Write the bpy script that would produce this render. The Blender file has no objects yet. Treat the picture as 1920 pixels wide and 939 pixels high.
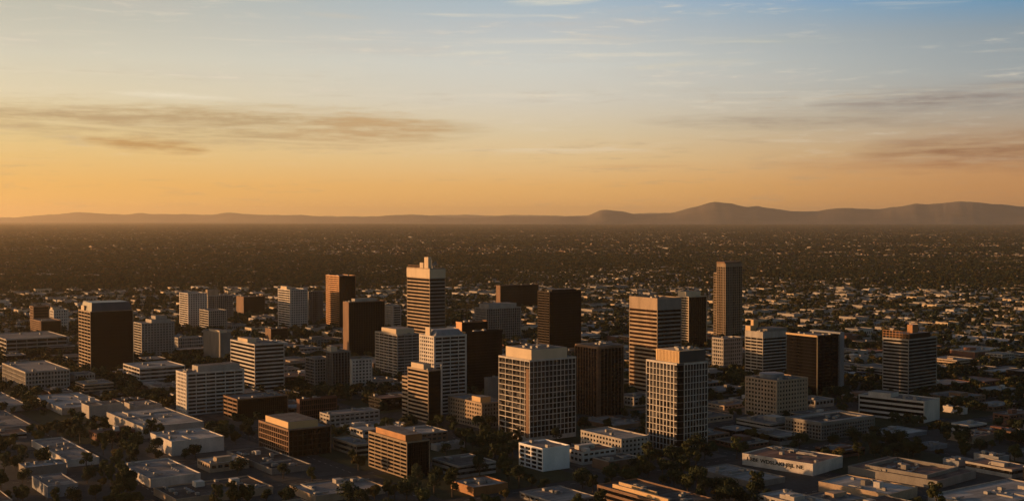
import bpy, math, random
import numpy as np
R = math.radians
random.seed(7)
rng = np.random.default_rng(11)
scene = bpy.context.scene
col = scene.collection

# ------------------------------------------------------------------ camera, sky, sun, exposure
F = 2318.0                 # focal length in pixels of the 1920 px wide photograph
H = 170.0                  # camera height over the city ground
HORIZON_Y = 409.0
PITCH = math.atan((469.5 - HORIZON_Y) / F)
SUN_EL, SUN_AZ = 5.4, -79.0      # azimuth measured clockwise from the view direction (+Y)

cam_data = bpy.data.cameras.new('camera')
cam = bpy.data.objects.new('camera', cam_data)
col.objects.link(cam)
cam.location = (0, 0, H)
cam.rotation_euler = (math.pi / 2 - PITCH, 0, 0)
cam_data.sensor_width = 36.0
cam_data.lens = 36.0 * F / 1920.0
cam_data.clip_start = 1.0
cam_data.clip_end = 200000.0
scene.camera = cam

def lin(r, g, b):
    def f(c):
        c /= 255.0
        return c / 12.92 if c <= 0.04045 else ((c + 0.055) / 1.055) ** 2.4
    return (f(r), f(g), f(b), 1.0)

class NT:
    """small helper that writes node trees as expressions"""
    def __init__(s, tree): s.t = tree; s.n = tree.nodes; s.l = tree.links
    def put(s, inp, v):
        if isinstance(v, bpy.types.NodeSocket): s.l.new(v, inp)
        elif v is not None: inp.default_value = v
    def m(s, op, a, b=None, c=None, clamp=False):
        n = s.n.new('ShaderNodeMath'); n.operation = op; n.use_clamp = clamp
        for i, v in enumerate((a, b, c)):
            if v is not None: s.put(n.inputs[i], v)
        return n.outputs[0]
    def mix(s, f, a, b, blend='MIX'):
        n = s.n.new('ShaderNodeMix'); n.data_type = 'RGBA'; n.blend_type = blend
        s.put(n.inputs[0], f); s.put(n.inputs[6], a); s.put(n.inputs[7], b)
        return n.outputs[2]
    def ramp(s, v, stops, interp='LINEAR'):
        n = s.n.new('ShaderNodeValToRGB'); n.color_ramp.interpolation = interp
        e = n.color_ramp.elements
        while len(e) < len(stops): e.new(0.5)
        for i, (p, c) in enumerate(stops):
            e[i].position = p; e[i].color = c
        s.put(n.inputs[0], v); return n.outputs[0]
    def smooth(s, v, a, b):
        n = s.n.new('ShaderNodeMapRange'); n.interpolation_type = 'SMOOTHSTEP'
        s.put(n.inputs[0], v); n.inputs[1].default_value = a; n.inputs[2].default_value = b
        n.inputs[3].default_value = 0; n.inputs[4].default_value = 1
        return n.outputs[0]
    def noise(s, vec, scale, detail=4, rough=0.55, dim='3D'):
        n = s.n.new('ShaderNodeTexNoise'); n.noise_dimensions = dim
        if vec is not None: s.l.new(vec, n.inputs['Vector'])
        n.inputs['Scale'].default_value = scale; n.inputs['Detail'].default_value = detail
        n.inputs['Roughness'].default_value = rough
        return n.outputs['Fac']
    def xyz(s, x, y, z):
        n = s.n.new('ShaderNodeCombineXYZ')
        for i, v in enumerate((x, y, z)): s.put(n.inputs[i], v)
        return n.outputs[0]

world = bpy.data.worlds.new('World'); scene.world = world; world.use_nodes = True
wt = world.node_tree; wt.nodes.clear(); w = NT(wt)
out = wt.nodes.new('ShaderNodeOutputWorld'); bg = wt.nodes.new('ShaderNodeBackground')
wt.links.new(bg.outputs[0], out.inputs[0])
sky = wt.nodes.new('ShaderNodeTexSky'); sky.sky_type = 'NISHITA'; sky.sun_disc = False
sky.sun_elevation = R(SUN_EL); sky.sun_rotation = R(SUN_AZ)
sky.air_density = 1.2; sky.dust_density = 1.5; sky.ozone_density = 1.5; sky.altitude = 200
tc = wt.nodes.new('ShaderNodeTexCoord'); sp = wt.nodes.new('ShaderNodeSeparateXYZ')
wt.links.new(tc.outputs['Generated'], sp.inputs[0])
X, Y, Z = sp.outputs
DEG = 57.29578
az = w.m('MULTIPLY', w.m('ARCTAN2', X, Y), DEG)
el = w.m('MULTIPLY', w.m('ARCSINE', Z), DEG)
def elp(y): return math.degrees(math.atan((HORIZON_Y - y) / F))
def azp(x): return math.degrees(math.atan((x - 960) / F))
def sky_ramp(stops):               # stops: (photo row, colour)
    s = sorted(((max(0.0, elp(y)) / 14.0, lin(*c)) for y, c in stops), key=lambda q: q[0])
    return w.ramp(w.m('DIVIDE', el, 14.0, clamp=True), s)
rl = sky_ramp([(-60, (170, 176, 176)), (0, (186, 187, 174)), (60, (198, 196, 180)), (120, (212, 207, 186)), (190, (224, 211, 178)), (250, (226, 203, 148)), (300, (232, 194, 126)), (350, (240, 186, 104)), (400, (243, 184, 98))])
rc = sky_ramp([(-60, (128, 165, 198)), (0, (168, 186, 197)), (60, (190, 196, 197)), (120, (207, 208, 200)), (190, (214, 207, 190)), (250, (221, 202, 166)), (300, (230, 196, 142)), (350, (236, 182, 110)), (400, (236, 174, 98))])
rr = sky_ramp([(-60, (20, 104, 200)), (0, (58, 138, 198)), (30, (100, 146, 178)), (80, (136, 152, 162)), (150, (154, 162, 164)), (220, (166, 158, 146)), (280, (184, 152, 118)), (330, (196, 142, 92)), (400, (196, 134, 76))])
g1 = w.mix(w.smooth(az, -24, 3), rl, rc)
grad = w.mix(w.smooth(az, -1, 27), g1, rr)
# thin cloud streaks, laid out by azimuth and elevation on the sky
dirv = w.xyz(w.m('MULTIPLY', az, 0.055), w.m('MULTIPLY', el, 0.55), 0.0)
nz1 = w.noise(dirv, 1.6, 6, 0.6)
dir2 = w.xyz(w.m('MULTIPLY', az, 0.12), w.m('MULTIPLY', el, 1.5), 3.0)
nz2 = w.noise(dir2, 2.2, 6, 0.6)
dir3 = w.xyz(w.m('MULTIPLY', az, 0.045), w.m('MULTIPLY', el, 1.1), 9.0)
nz3 = w.noise(dir3, 1.5, 5, 0.55)
dir4 = w.xyz(w.m('MULTIPLY', az, 0.24), w.m('ADD', w.m('MULTIPLY', el, 1.9), w.m('MULTIPLY', nz1, 1.2)), 17.0)
nz4 = w.noise(dir4, 2.0, 8, 0.65)
def streak(xa, ya, xb, yb, th, soft, wob=0.5, lo=0.0):
    """1 inside a lens-shaped streak running between two photo points"""
    a0, a1, e0, e1 = azp(xa), azp(xb), elp(ya), elp(yb)
    t = w.m('DIVIDE', w.m('SUBTRACT', az, a0), a1 - a0)
    cen = w.m('ADD', w.m('MULTIPLY', t, e1 - e0), e0)
    cen = w.m('ADD', cen, w.m('MULTIPLY', w.m('SUBTRACT', nz1, 0.5), wob * 2))
    env = w.m('MULTIPLY', w.m('MULTIPLY', w.m('MAXIMUM', t, 0.0), w.m('MAXIMUM', w.m('SUBTRACT', 1.0, t), 0.0)), 4.0)
    half = w.m('MULTIPLY', w.m('POWER', env, 0.6), math.degrees(th / F))
    half = w.m('MULTIPLY', half, w.m('ADD', 0.05, w.m('ADD', w.m('MULTIPLY', nz2, 1.0), w.m('MULTIPLY', nz4, 0.9))))
    d = w.m('ABSOLUTE', w.m('SUBTRACT', el, cen))
    v = w.m('DIVIDE', w.m('SUBTRACT', half, d), math.degrees(soft * 1.7 / F))
    return w.m('MULTIPLY', w.m('MINIMUM', w.m('MAXIMUM', v, 0.0), 1.0), w.m('ADD', 0.25, w.m('MULTIPLY', w.smooth(w.m('ADD', w.m('MULTIPLY', nz2, .5), w.m('MULTIPLY', nz4, .5)), 0.35, 0.62), 0.85)))
skyc = grad
def lay(mask, colr, amt):
    global skyc
    skyc = w.mix(w.m('MULTIPLY', mask, amt), skyc, lin(*colr))
wisps = w.m('MULTIPLY', w.smooth(nz3, 0.56, 0.76), w.smooth(el, 1.5, 4.0))
lay(wisps, (234, 222, 198), 0.6)
veil = w.m('MULTIPLY', w.smooth(nz1, 0.5, 0.75), w.smooth(el, 2.0, 7.0))
lay(veil, (200, 192, 182), 0.35)
feather = w.m('MULTIPLY', w.smooth(nz4, 0.5, 0.72), w.smooth(nz1, 0.42, 0.6))
lay(w.m('MULTIPLY', feather, w.smooth(el, 1.2, 5.0)), (232, 220, 198), 0.5)
lay(w.m('MULTIPLY', w.m('MULTIPLY', w.smooth(nz4, 0.5, 0.34), w.smooth(nz3, 0.45, 0.6)), w.smooth(el, 8.5, 3.5)), (176, 152, 124), 0.32)
lay(streak(-260, 236, 940, 246, 50, 24, 0.28), (192, 166, 124), 0.9)
lay(streak(-200, 222, 700, 234, 22, 16, 0.25), (182, 158, 122), 0.6)
lay(streak(500, 252, 860, 244, 40, 22, 0.2), (198, 164, 120), 0.9)
lay(streak(150, 268, 400, 288, 18, 9, 0.1), (192, 152, 98), 1.0)
lay(streak(200, 184, 460, 192, 9, 9, 0.1), (240, 230, 206), 1.0)
lay(streak(-80, 232, 420, 262, 4, 5, 0.12), (248, 226, 172), 0.9)
lay(streak(380, 262, 760, 274, 4, 5, 0.12), (244, 220, 168), 0.9)
lay(streak(800, 108, 970, 98, 7, 7, 0.1), (232, 224, 200), 1.0)
lay(streak(940, 6, 1130, 2, 12, 10, 0.15), (226, 220, 200), 1.0)
lay(streak(560, 32, 700, 38, 8, 8, 0.1), (206, 196, 178), 0.6)
lay(streak(1040, 70, 1240, 78, 11, 10, 0.1), (206, 198, 184), 0.9)
lay(streak(1260, 82, 1620, 90, 9, 9, 0.1), (178, 184, 178), 0.6)
lay(streak(1150, 132, 1420, 118, 9, 9, 0.1), (214, 206, 184), 0.9)
lay(streak(1040, 110, 1120, 106, 7, 7, 0.05), (208, 208, 196), 0.5)
lay(streak(1500, 205, 2200, 188, 30, 22, 0.2), (136, 124, 118), 0.9)
lay(streak(1180, 228, 1900, 240, 20, 18, 0.2), (152, 136, 120), 0.8)
lay(streak(1580, 292, 2200, 292, 48, 30, 0.2), (150, 108, 78), 0.8)
lay(streak(1040, 314, 1320, 312, 6, 6, 0.08), (204, 152, 104), 0.6)
lay(streak(1400, 312, 2000, 318, 18, 14, 0.1), (176, 124, 84), 0.5)
# the rest of the sky (higher up and behind the camera) is the physical sky
nish = w.mix(1.0, sky.outputs[0], (0.10, 0.101, 0.108, 1.0), 'MULTIPLY')
upper = w.mix(w.smooth(el, 10.0, 26.0), skyc, nish)
# brighter towards the low sun outside the frame on the left, darker away from it
glow = w.m('ADD', 1.0, w.m('MULTIPLY', w.m('MULTIPLY', w.smooth(w.m('ABSOLUTE', w.m('SUBTRACT', az, SUN_AZ)), 58, 12), w.smooth(el, 22, 2)), 6.0))
lowsky = w.mix(1.0, upper, w.xyz(glow, w.m('ADD', 1.0, w.m('MULTIPLY', w.m('SUBTRACT', glow, 1.0), 0.7)), w.m('ADD', 1.0, w.m('MULTIPLY', w.m('SUBTRACT', glow, 1.0), 0.4))), 'MULTIPLY')
front = w.mix(w.smooth(az, 24, 75), lowsky, nish)
front = w.mix(w.smooth(az, -125, -165), front, nish)
wt.links.new(front, bg.inputs[0])
bg.inputs[1].default_value = 0.76

sun_data = bpy.data.lights.new('sun', 'SUN'); sun = bpy.data.objects.new('sun', sun_data); col.objects.link(sun)
sun_data.energy = 5.0; sun_data.angle = R(0.5); sun_data.color = (1.0, 0.50, 0.19)
sx, sy, sz = math.sin(R(SUN_AZ)) * math.cos(R(SUN_EL)), math.cos(R(SUN_AZ)) * math.cos(R(SUN_EL)), math.sin(R(SUN_EL))
from mathutils import Vector
sun.rotation_euler = Vector((sx, sy, sz)).to_track_quat('Z', 'Y').to_euler()
sun.location = (-300, 100, 400)
vs = scene.view_settings
scene.display_settings.display_device = 'sRGB'
vs.view_transform = 'Standard'; vs.look = 'None'; vs.gamma = 1.0; vs.exposure = 0.4; vs.use_curve_mapping = False
scene.cycles.use_denoising = True
scene.cycles.max_bounces = 4; scene.cycles.diffuse_bounces = 2; scene.cycles.glossy_bounces = 2
scene.cycles.transmission_bounces = 1; scene.cycles.volume_bounces = 1; scene.cycles.transparent_max_bounces = 4
scene.cycles.sample_clamp_indirect = 4.0

# ------------------------------------------------------------------ projection helpers (photo pixels <-> ground)
cp, sn = math.cos(PITCH), math.sin(PITCH)
def proj(x, y, z):
    dz = z - H
    d = y * cp - dz * sn
    v = dz * cp + y * sn
    return 960 + F * x / d, 469.5 - F * v / d
def ground_at(px, py, z=0.0):
    u, v = (px - 960) / F, (469.5 - py) / F
    dy, dz = cp - v * sn * 1.0, v * cp + (-sn) * 1.0
    dy = cp + v * sn; dz = -sn + v * cp
    t = (z - H) / dz
    return u * t, dy * t

# ------------------------------------------------------------------ mesh helpers
BOXF = np.array([[0,3,2,1],[4,5,6,7],[0,1,5,4],[1,2,6,5],[2,3,7,6],[3,0,4,7]])
class MB:
    def __init__(s): s.v = []; s.f = []; s.n = 0; s.mi = []
    def box(s, x0, x1, y0, y1, z0, z1, mi=0):
        s.v += [(x0,y0,z0),(x1,y0,z0),(x1,y1,z0),(x0,y1,z0),(x0,y0,z1),(x1,y0,z1),(x1,y1,z1),(x0,y1,z1)]
        s.f += [tuple(r + s.n) for r in BOXF]; s.n += 8; s.mi += [mi] * 6
        return s
    def frustum(s, x0, x1, y0, y1, z0, z1, inx, iny):
        s.v += [(x0,y0,z0),(x1,y0,z0),(x1,y1,z0),(x0,y1,z0),(x0+inx,y0+iny,z1),(x1-inx,y0+iny,z1),(x1-inx,y1-iny,z1),(x0+inx,y1-iny,z1)]
        s.f += [tuple(r + s.n) for r in BOXF]; s.n += 8; s.mi += [0] * 6
        return s
    def poly_prism(s, pts, z0, z1):
        n = len(pts)
        s.v += [(x, y, z0) for x, y in pts] + [(x, y, z1) for x, y in pts]
        s.f.append(tuple(s.n + i for i in reversed(range(n)))); s.f.append(tuple(s.n + n + i for i in range(n)))
        for i in range(n):
            j = (i + 1) % n
            s.f.append((s.n + i, s.n + j, s.n + n + j, s.n + n + i))
        s.mi += [0] * (n + 2); s.n += 2 * n
        return s
    def mesh(s, name):
        me = bpy.data.meshes.new(name); me.from_pydata(s.v, [], [tuple(int(i) for i in f) for f in s.f]); me.update()
        return me
    def build(s, name, mats, parent=None, loc=None):
        me = s.mesh(name)
        mats = mats if isinstance(mats, (list, tuple)) else [mats]
        for m_ in mats: me.materials.append(m_)
        if len(mats) > 1: me.polygons.foreach_set('material_index', s.mi)
        return link(name, me, parent, loc)
def link(name, me, parent=None, loc=None):
    o = bpy.data.objects.new(name, me); col.objects.link(o)
    if parent is not None: o.parent = parent
    if loc is not None: o.location = loc
    return o
def empty(name, loc, rz=0.0):
    o = bpy.data.objects.new(name, None); col.objects.link(o); o.location = loc; o.rotation_euler = (0, 0, rz)
    o.empty_display_size = 2.0
    return o
def tag(o, label=None, cat=None, group=None, kind=None):
    if label: o['label'] = label
    if cat: o['category'] = cat
    if group: o['group'] = group
    if kind: o['kind'] = kind
    return o

# ------------------------------------------------------------------ materials
MATS = {}
def wallmat(name, c, rough=0.85, var=0.25, metallic=0.0, spec=0.3, scale=0.12):
    m = bpy.data.materials.new(name); m.use_nodes = True; t = NT(m.node_tree)
    b = m.node_tree.nodes['Principled BSDF']
    tcn = t.n.new('ShaderNodeTexCoord'); ge = t.n.new('ShaderNodeMapping')
    t.l.new(tcn.outputs['Object'], ge.inputs[0]); ge.inputs['Scale'].default_value = (1, 1, 0.35)
    n1 = t.noise(ge.outputs[0], scale, 5, 0.6); n2 = t.noise(tcn.outputs['Object'], 0.9, 3, 0.6)
    oi = t.n.new('ShaderNodeObjectInfo')
    f = t.m('ADD', t.m('MULTIPLY', n1, 0.65), t.m('MULTIPLY', n2, 0.35))
    f = t.m('ADD', f, t.m('MULTIPLY', t.m('SUBTRACT', oi.outputs['Random'], 0.5), 0.10))
    dark = tuple(x * (1 - var * 1.6) for x in c) + (1,); lite = tuple(min(1, x * (1 + var * 0.7)) for x in c) + (1,)
    t.l.new(t.ramp(f, [(0.3, dark), (0.68, lite)]), b.inputs['Base Color'])
    b.inputs['Roughness'].default_value = rough; b.inputs['Metallic'].default_value = metallic
    b.inputs['Specular IOR Level'].default_value = spec
    MATS[name] = m; return m
def glassmat(name, c, rough=0.12, metallic=0.0, spec=0.6, var=0.5, blinds=False):
    m = bpy.data.materials.new(name); m.use_nodes = True; t = NT(m.node_tree)
    b = m.node_tree.nodes['Principled BSDF']
    tcn = t.n.new('ShaderNodeTexCoord')
    mp = t.n.new('ShaderNodeMapping'); t.l.new(tcn.outputs['Object'], mp.inputs[0])
    vo = t.n.new('ShaderNodeTexVoronoi'); vo.inputs['Scale'].default_value = 0.33; t.l.new(mp.outputs[0], vo.inputs['Vector'])
    f = t.n.new('ShaderNodeSeparateColor'); t.l.new(vo.outputs['Color'], f.inputs[0])
    a = tuple(x * (1 - var) for x in c) + (1,); d = tuple(x * (1 + var) for x in c) + (1,)
    bl = tuple(min(.2, x * 3 + .05) for x in c) + (1,)
    t.l.new(t.ramp(f.outputs[0], [(0, a), (0.66, d), (0.80, bl), (1, bl)] if blinds else [(0, a), (1, d)]), b.inputs['Base Color'])
    t.l.new(t.m('ADD', rough, t.m('MULTIPLY', f.outputs[1], 0.05)), b.inputs['Roughness'])
    b.inputs['Metallic'].default_value = metallic; b.inputs['Specular IOR Level'].default_value = spec
    MATS[name] = m; return m
wallmat('warm_concrete', (0.25, 0.185, 0.125)); wallmat('white_paint', (0.50, 0.46, 0.42)); wallmat('bright_paint', (0.74, 0.73, 0.72), var=0.12); wallmat('pale_concrete', (0.34, 0.31, 0.28)); wallmat('grey_concrete', (0.20, 0.185, 0.17))
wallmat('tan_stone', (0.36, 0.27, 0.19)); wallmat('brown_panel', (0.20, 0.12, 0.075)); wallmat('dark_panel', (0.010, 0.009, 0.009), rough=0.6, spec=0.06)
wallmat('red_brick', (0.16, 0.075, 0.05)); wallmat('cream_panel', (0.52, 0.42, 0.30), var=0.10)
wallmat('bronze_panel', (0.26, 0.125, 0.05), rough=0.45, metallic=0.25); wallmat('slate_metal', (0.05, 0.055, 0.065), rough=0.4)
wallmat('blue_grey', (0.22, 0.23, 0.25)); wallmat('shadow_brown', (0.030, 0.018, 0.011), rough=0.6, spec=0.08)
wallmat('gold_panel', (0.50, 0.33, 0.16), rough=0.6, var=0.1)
glassmat('glass', (0.009, 0.008, 0.008), spec=0.22, blinds=True, rough=0.05); glassmat('brown_glass', (0.018, 0.008, 0.004), rough=0.06, metallic=0.0, spec=0.3)
glassmat('black_glass', (0.005, 0.005, 0.006), rough=0.03, spec=0.08); glassmat('amber_glass', (0.30, 0.13, 0.04), rough=0.3, metallic=0.45)
def roofmat(name, c, var=0.5):
    m = bpy.data.materials.new(name); m.use_nodes = True; t = NT(m.node_tree); b = m.node_tree.nodes['Principled BSDF']
    tcn = t.n.new('ShaderNodeTexCoord')
    br = t.n.new('ShaderNodeTexBrick'); t.l.new(tcn.outputs['Object'], br.inputs['Vector'])
    br.inputs['Scale'].default_value = 0.09; br.inputs['Mortar Size'].default_value = 0.035; br.inputs['Brick Width'].default_value = 1.3; br.inputs['Row Height'].default_value = 0.5
    br.inputs['Color1'].default_value = (0.30, 0.30, 0.30, 1); br.inputs['Color2'].default_value = (0.72, 0.72, 0.72, 1); br.inputs['Mortar'].default_value = (0.12, 0.12, 0.12, 1)
    mp = t.n.new('ShaderNodeMapping'); t.l.new(tcn.outputs['Object'], mp.inputs[0]); mp.inputs['Scale'].default_value = (0.25, 1.6, 1)
    n1 = t.noise(tcn.outputs['Object'], 0.045, 6, 0.7); n2 = t.noise(tcn.outputs['Object'], 0.5, 4, 0.75); n3 = t.noise(mp.outputs[0], 0.16, 5, 0.7)
    sc_ = t.n.new('ShaderNodeSeparateColor'); t.l.new(br.outputs['Color'], sc_.inputs[0])
    oi = t.n.new('ShaderNodeObjectInfo')
    f = t.m('ADD', t.m('ADD', t.m('MULTIPLY', n1, 0.42), t.m('MULTIPLY', n3, 0.25)), t.m('ADD', t.m('MULTIPLY', n2, 0.13), t.m('MULTIPLY', sc_.outputs[0], 0.22)))
    f = t.m('ADD', f, t.m('MULTIPLY', t.m('SUBTRACT', oi.outputs['Random'], 0.5), 0.16))
    a = tuple(x * (1 - var * 1.3) for x in c) + (1,); d = tuple(min(1, x * (1 + var * 1.2)) for x in c) + (1,)
    t.l.new(t.ramp(f, [(0.36, a), (0.62, d)]), b.inputs['Base Color']); b.inputs['Roughness'].default_value = 0.95
    b.inputs['Specular IOR Level'].default_value = 0.1
    MATS[name] = m; return m
roofmat('gravel_roof', (0.16, 0.15, 0.145)); roofmat('dark_roof', (0.075, 0.07, 0.068)); roofmat('white_roof', (0.25, 0.245, 0.24), 0.45)
roofmat('red_roof', (0.15, 0.095, 0.075))
def mat_metal():
    m = wallmat('unit_metal', (0.26, 0.25, 0.24), rough=0.6, metallic=0.2); return m
mat_metal()
def leafmat(name, c):
    m = bpy.data.materials.new(name); m.use_nodes = True; t = NT(m.node_tree); b = m.node_tree.nodes['Principled BSDF']
    tcn = t.n.new('ShaderNodeTexCoord'); n1 = t.noise(tcn.outputs['Object'], 0.5, 3, 0.6)
    oi = t.n.new('ShaderNodeObjectInfo')
    f = t.m('ADD', t.m('MULTIPLY', n1, 0.6), t.m('MULTIPLY', oi.outputs['Random'], 0.4))
    t.l.new(t.ramp(f, [(0.2, tuple(x * 0.55 for x in c) + (1,)), (0.75, tuple(x * 1.45 for x in c) + (1,))]), b.inputs['Base Color'])
    b.inputs['Roughness'].default_value = 0.9; b.inputs['Specular IOR Level'].default_value = 0.1
    MATS[name] = m; return m
leafmat('leaf', (0.050, 0.055, 0.022)); leafmat('leaf_dry', (0.085, 0.065, 0.022)); leafmat('leaf_dark', (0.032, 0.040, 0.020))
wallmat('bark', (0.07, 0.05, 0.035))

def groundmat():
    m = bpy.data.materials.new('open_ground'); m.use_nodes = True; t = NT(m.node_tree); b = m.node_tree.nodes['Principled BSDF']
    tcn = t.n.new('ShaderNodeTexCoord')
    n1 = t.noise(tcn.outputs['Object'], 0.004, 8, 0.7); n2 = t.noise(tcn.outputs['Object'], 0.03, 6, 0.7)
    f = t.m('ADD', t.m('MULTIPLY', n1, 0.5), t.m('MULTIPLY', n2, 0.5))
    t.l.new(t.ramp(f, [(0.35, (0.030, 0.030, 0.018, 1)), (0.52, (0.055, 0.045, 0.030, 1)), (0.68, (0.11, 0.09, 0.065, 1))]), b.inputs['Base Color'])
    b.inputs['Roughness'].default_value = 1.0; b.inputs['Specular IOR Level'].default_value = 0.0
    return m
def flatmat(name, c, scale=0.1, var=0.35):
    m = bpy.data.materials.new(name); m.use_nodes = True; t = NT(m.node_tree); b = m.node_tree.nodes['Principled BSDF']
    tcn = t.n.new('ShaderNodeTexCoord')
    n1 = t.noise(tcn.outputs['Object'], scale, 8, 0.65); n2 = t.noise(tcn.outputs['Object'], scale * 6, 4, 0.7)
    f = t.m('ADD', t.m('MULTIPLY', n1, 0.6), t.m('MULTIPLY', n2, 0.4))
    t.l.new(t.ramp(f, [(0.33, tuple(x * (1 - var) for x in c) + (1,)), (0.66, tuple(x * (1 + var) for x in c) + (1,))]), b.inputs['Base Color'])
    b.inputs['Roughness'].default_value = 0.95; b.inputs['Specular IOR Level'].default_value = 0.1
    MATS[name] = m; return m
flatmat('asphalt', (0.042, 0.041, 0.040)); flatmat('pavement', (0.085, 0.078, 0.07), 0.03, 0.5); flatmat('road_paint', (0.5, 0.48, 0.42), 0.3, 0.2)
flatmat('hill_rock', (0.15, 0.12, 0.09), 0.0009, 0.35); flatmat('car_park_asphalt', (0.055, 0.053, 0.05), 0.05, 0.4)
flatmat('yard_grass', (0.035, 0.038, 0.018), 0.05, 0.5)

# ------------------------------------------------------------------ setting: ground, hills
YAW = R(35.0)
D2 = (math.cos(YAW), math.sin(YAW)); D1 = (-math.sin(YAW), math.cos(YAW))
g = MB(); S = 90000.0
g.v = [(-S, -S, 0), (S, -S, 0), (S, S, 0), (-S, S, 0)]; g.f = [(0, 1, 2, 3)]; g.mi = [0]
tag(g.build('ground', groundmat()), kind='structure')

PROF = [(-700,408),(-300,404),(-100,409),(0,407),(60,405),(100,402),(150,398.5),(200,401.5),(235,401),(262,397),(285,402),(330,402.5),(400,402.5),(412,400),(430,398.5),(460,400),(520,403.5),(620,406.5),(700,406),(755,402.5),(800,405),(850,407),(1000,407),(1095,405),(1112,399),(1130,391),(1148,396),(1175,399),(1190,403),(1230,401),(1265,397),(1280,393),(1310,386),(1330,379.5),(1341,376.5),(1352,379.5),(1370,382),(1400,390),(1418,387),(1440,391),(1470,392.5),(1500,395.5),(1535,396),(1560,391),(1600,391),(1650,393),(1690,386),(1715,380),(1740,382.5),(1780,380),(1830,379.5),(1880,383.5),(1920,387),(2050,392),(2300,386),(2700,402)]
PROF2 = [(-700,404),(0,409),(560,408),(700,404.5),(830,404.5),(900,402.5),(960,403),(1040,405),(1100,405),(1200,400),(1500,404),(1900,398),(2700,400)]
def ridge(name, prof, dist, depth, seed):
    r = np.random.default_rng(seed)
    xs = np.linspace(prof[0][0], prof[-1][0], 1500)
    ys = np.interp(xs, [p[0] for p in prof], [p[1] for p in prof])
    ph = r.random(12) * 6.28
    jit = sum(math.pow(0.6, k) * np.sin(xs * 0.03 * 1.7 ** k + ph[k]) for k in range(9)) * 1.0
    ys = np.convolve(np.pad(ys, 6, mode='edge'), np.hanning(15)[1:-1] / np.hanning(15)[1:-1].sum(), mode='valid') + jit
    rows = []
    prof_rows = [(-0.5, 0.0), (-0.38, 0.16), (-0.28, 0.38), (-0.17, 0.62), (-0.08, 0.85), (0, 1.0), (0.15, 0.8), (0.4, 0.0)]
    v = []; f = []
    for k, (t, hh) in enumerate(prof_rows):
        for i, (x, y) in enumerate(zip(xs, ys)):
            far = 1 + 0.5 * max(0.0, min(1.0, (1050 - x) / 700)) if dist < 40000 else 1.1
            d = dist * far + t * depth
            top = H + (HORIZON_Y - y) / F * dist * far
            n_ = (math.sin(x * 0.045 + k * 1.3 + ph[k]) + 0.6 * math.sin(x * 0.13 + k * 2.1) + 0.25 * math.sin(x * 0.29 + k * 1.1 + ph[3])) * 0.02 if 0 < hh < 1 else 0
            z = top * max(0, hh + n_) if hh > 0 else -30
            a = math.atan((x - 960) / F)
            v.append((math.sin(a) * d / math.cos(a) , d , z))
    n = len(xs)
    for k in range(len(prof_rows) - 1):
        for i in range(n - 1):
            f.append((k*n+i, k*n+i+1, (k+1)*n+i+1, (k+1)*n+i))
    me = bpy.data.meshes.new(name); me.from_pydata(v, [], f); me.materials.append(MATS['hill_rock'])
    me.polygons.foreach_set('use_smooth', [True] * len(f))
    return tag(link(name, me), kind='structure')
ridge('hills', PROF, 34000, 8000, 3)
ridge('hills', PROF2, 50000, 9000, 5)

# ------------------------------------------------------------------ buildings
FOOT = []        # (root, cx, cy, half_b, half_a, yaw, height)
LAND = []        # landmarks used in labels: (short name, px, distance, half width px)
def ring(mb, b, a, t, z0, z1, proud=0.0):
    """four butted wall boxes round a plan b x a"""
    X1, Y1 = b / 2 + proud, a / 2 + proud
    mb.box(-X1, X1, -Y1, -Y1 + t, z0, z1); mb.box(-X1, X1, Y1 - t, Y1, z0, z1)
    mb.box(-X1, -X1 + t, -Y1 + t, Y1 - t, z0, z1); mb.box(X1 - t, X1, -Y1 + t, Y1 - t, z0, z1)
STY = {  # sp: share of the storey that is solid; bay: metres between piers (0 none); pw: pier width
 'strip':  dict(sp=0.42, bay=0, pw=0.5), 'wide': dict(sp=0.42, bay=9, pw=0.5), 'grid': dict(sp=0.20, bay=3.6, pw=0.7),
 'punch':  dict(sp=0.48, bay=3.6, pw=1.5), 'mullion': dict(sp=0.12, bay=1.8, pw=0.18), 'vert': dict(sp=0.10, bay=3.2, pw=0.9),
 'blank':  dict(sp=1.0, bay=0, pw=0.5), 'curtain': dict(sp=0.10, bay=0, pw=0.1), 'fine': dict(sp=0.38, bay=3.0, pw=1.0),
 'big': dict(sp=0.30, bay=6.5, pw=1.1), 'deck': dict(sp=0.34, bay=12, pw=0.6)}
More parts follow.
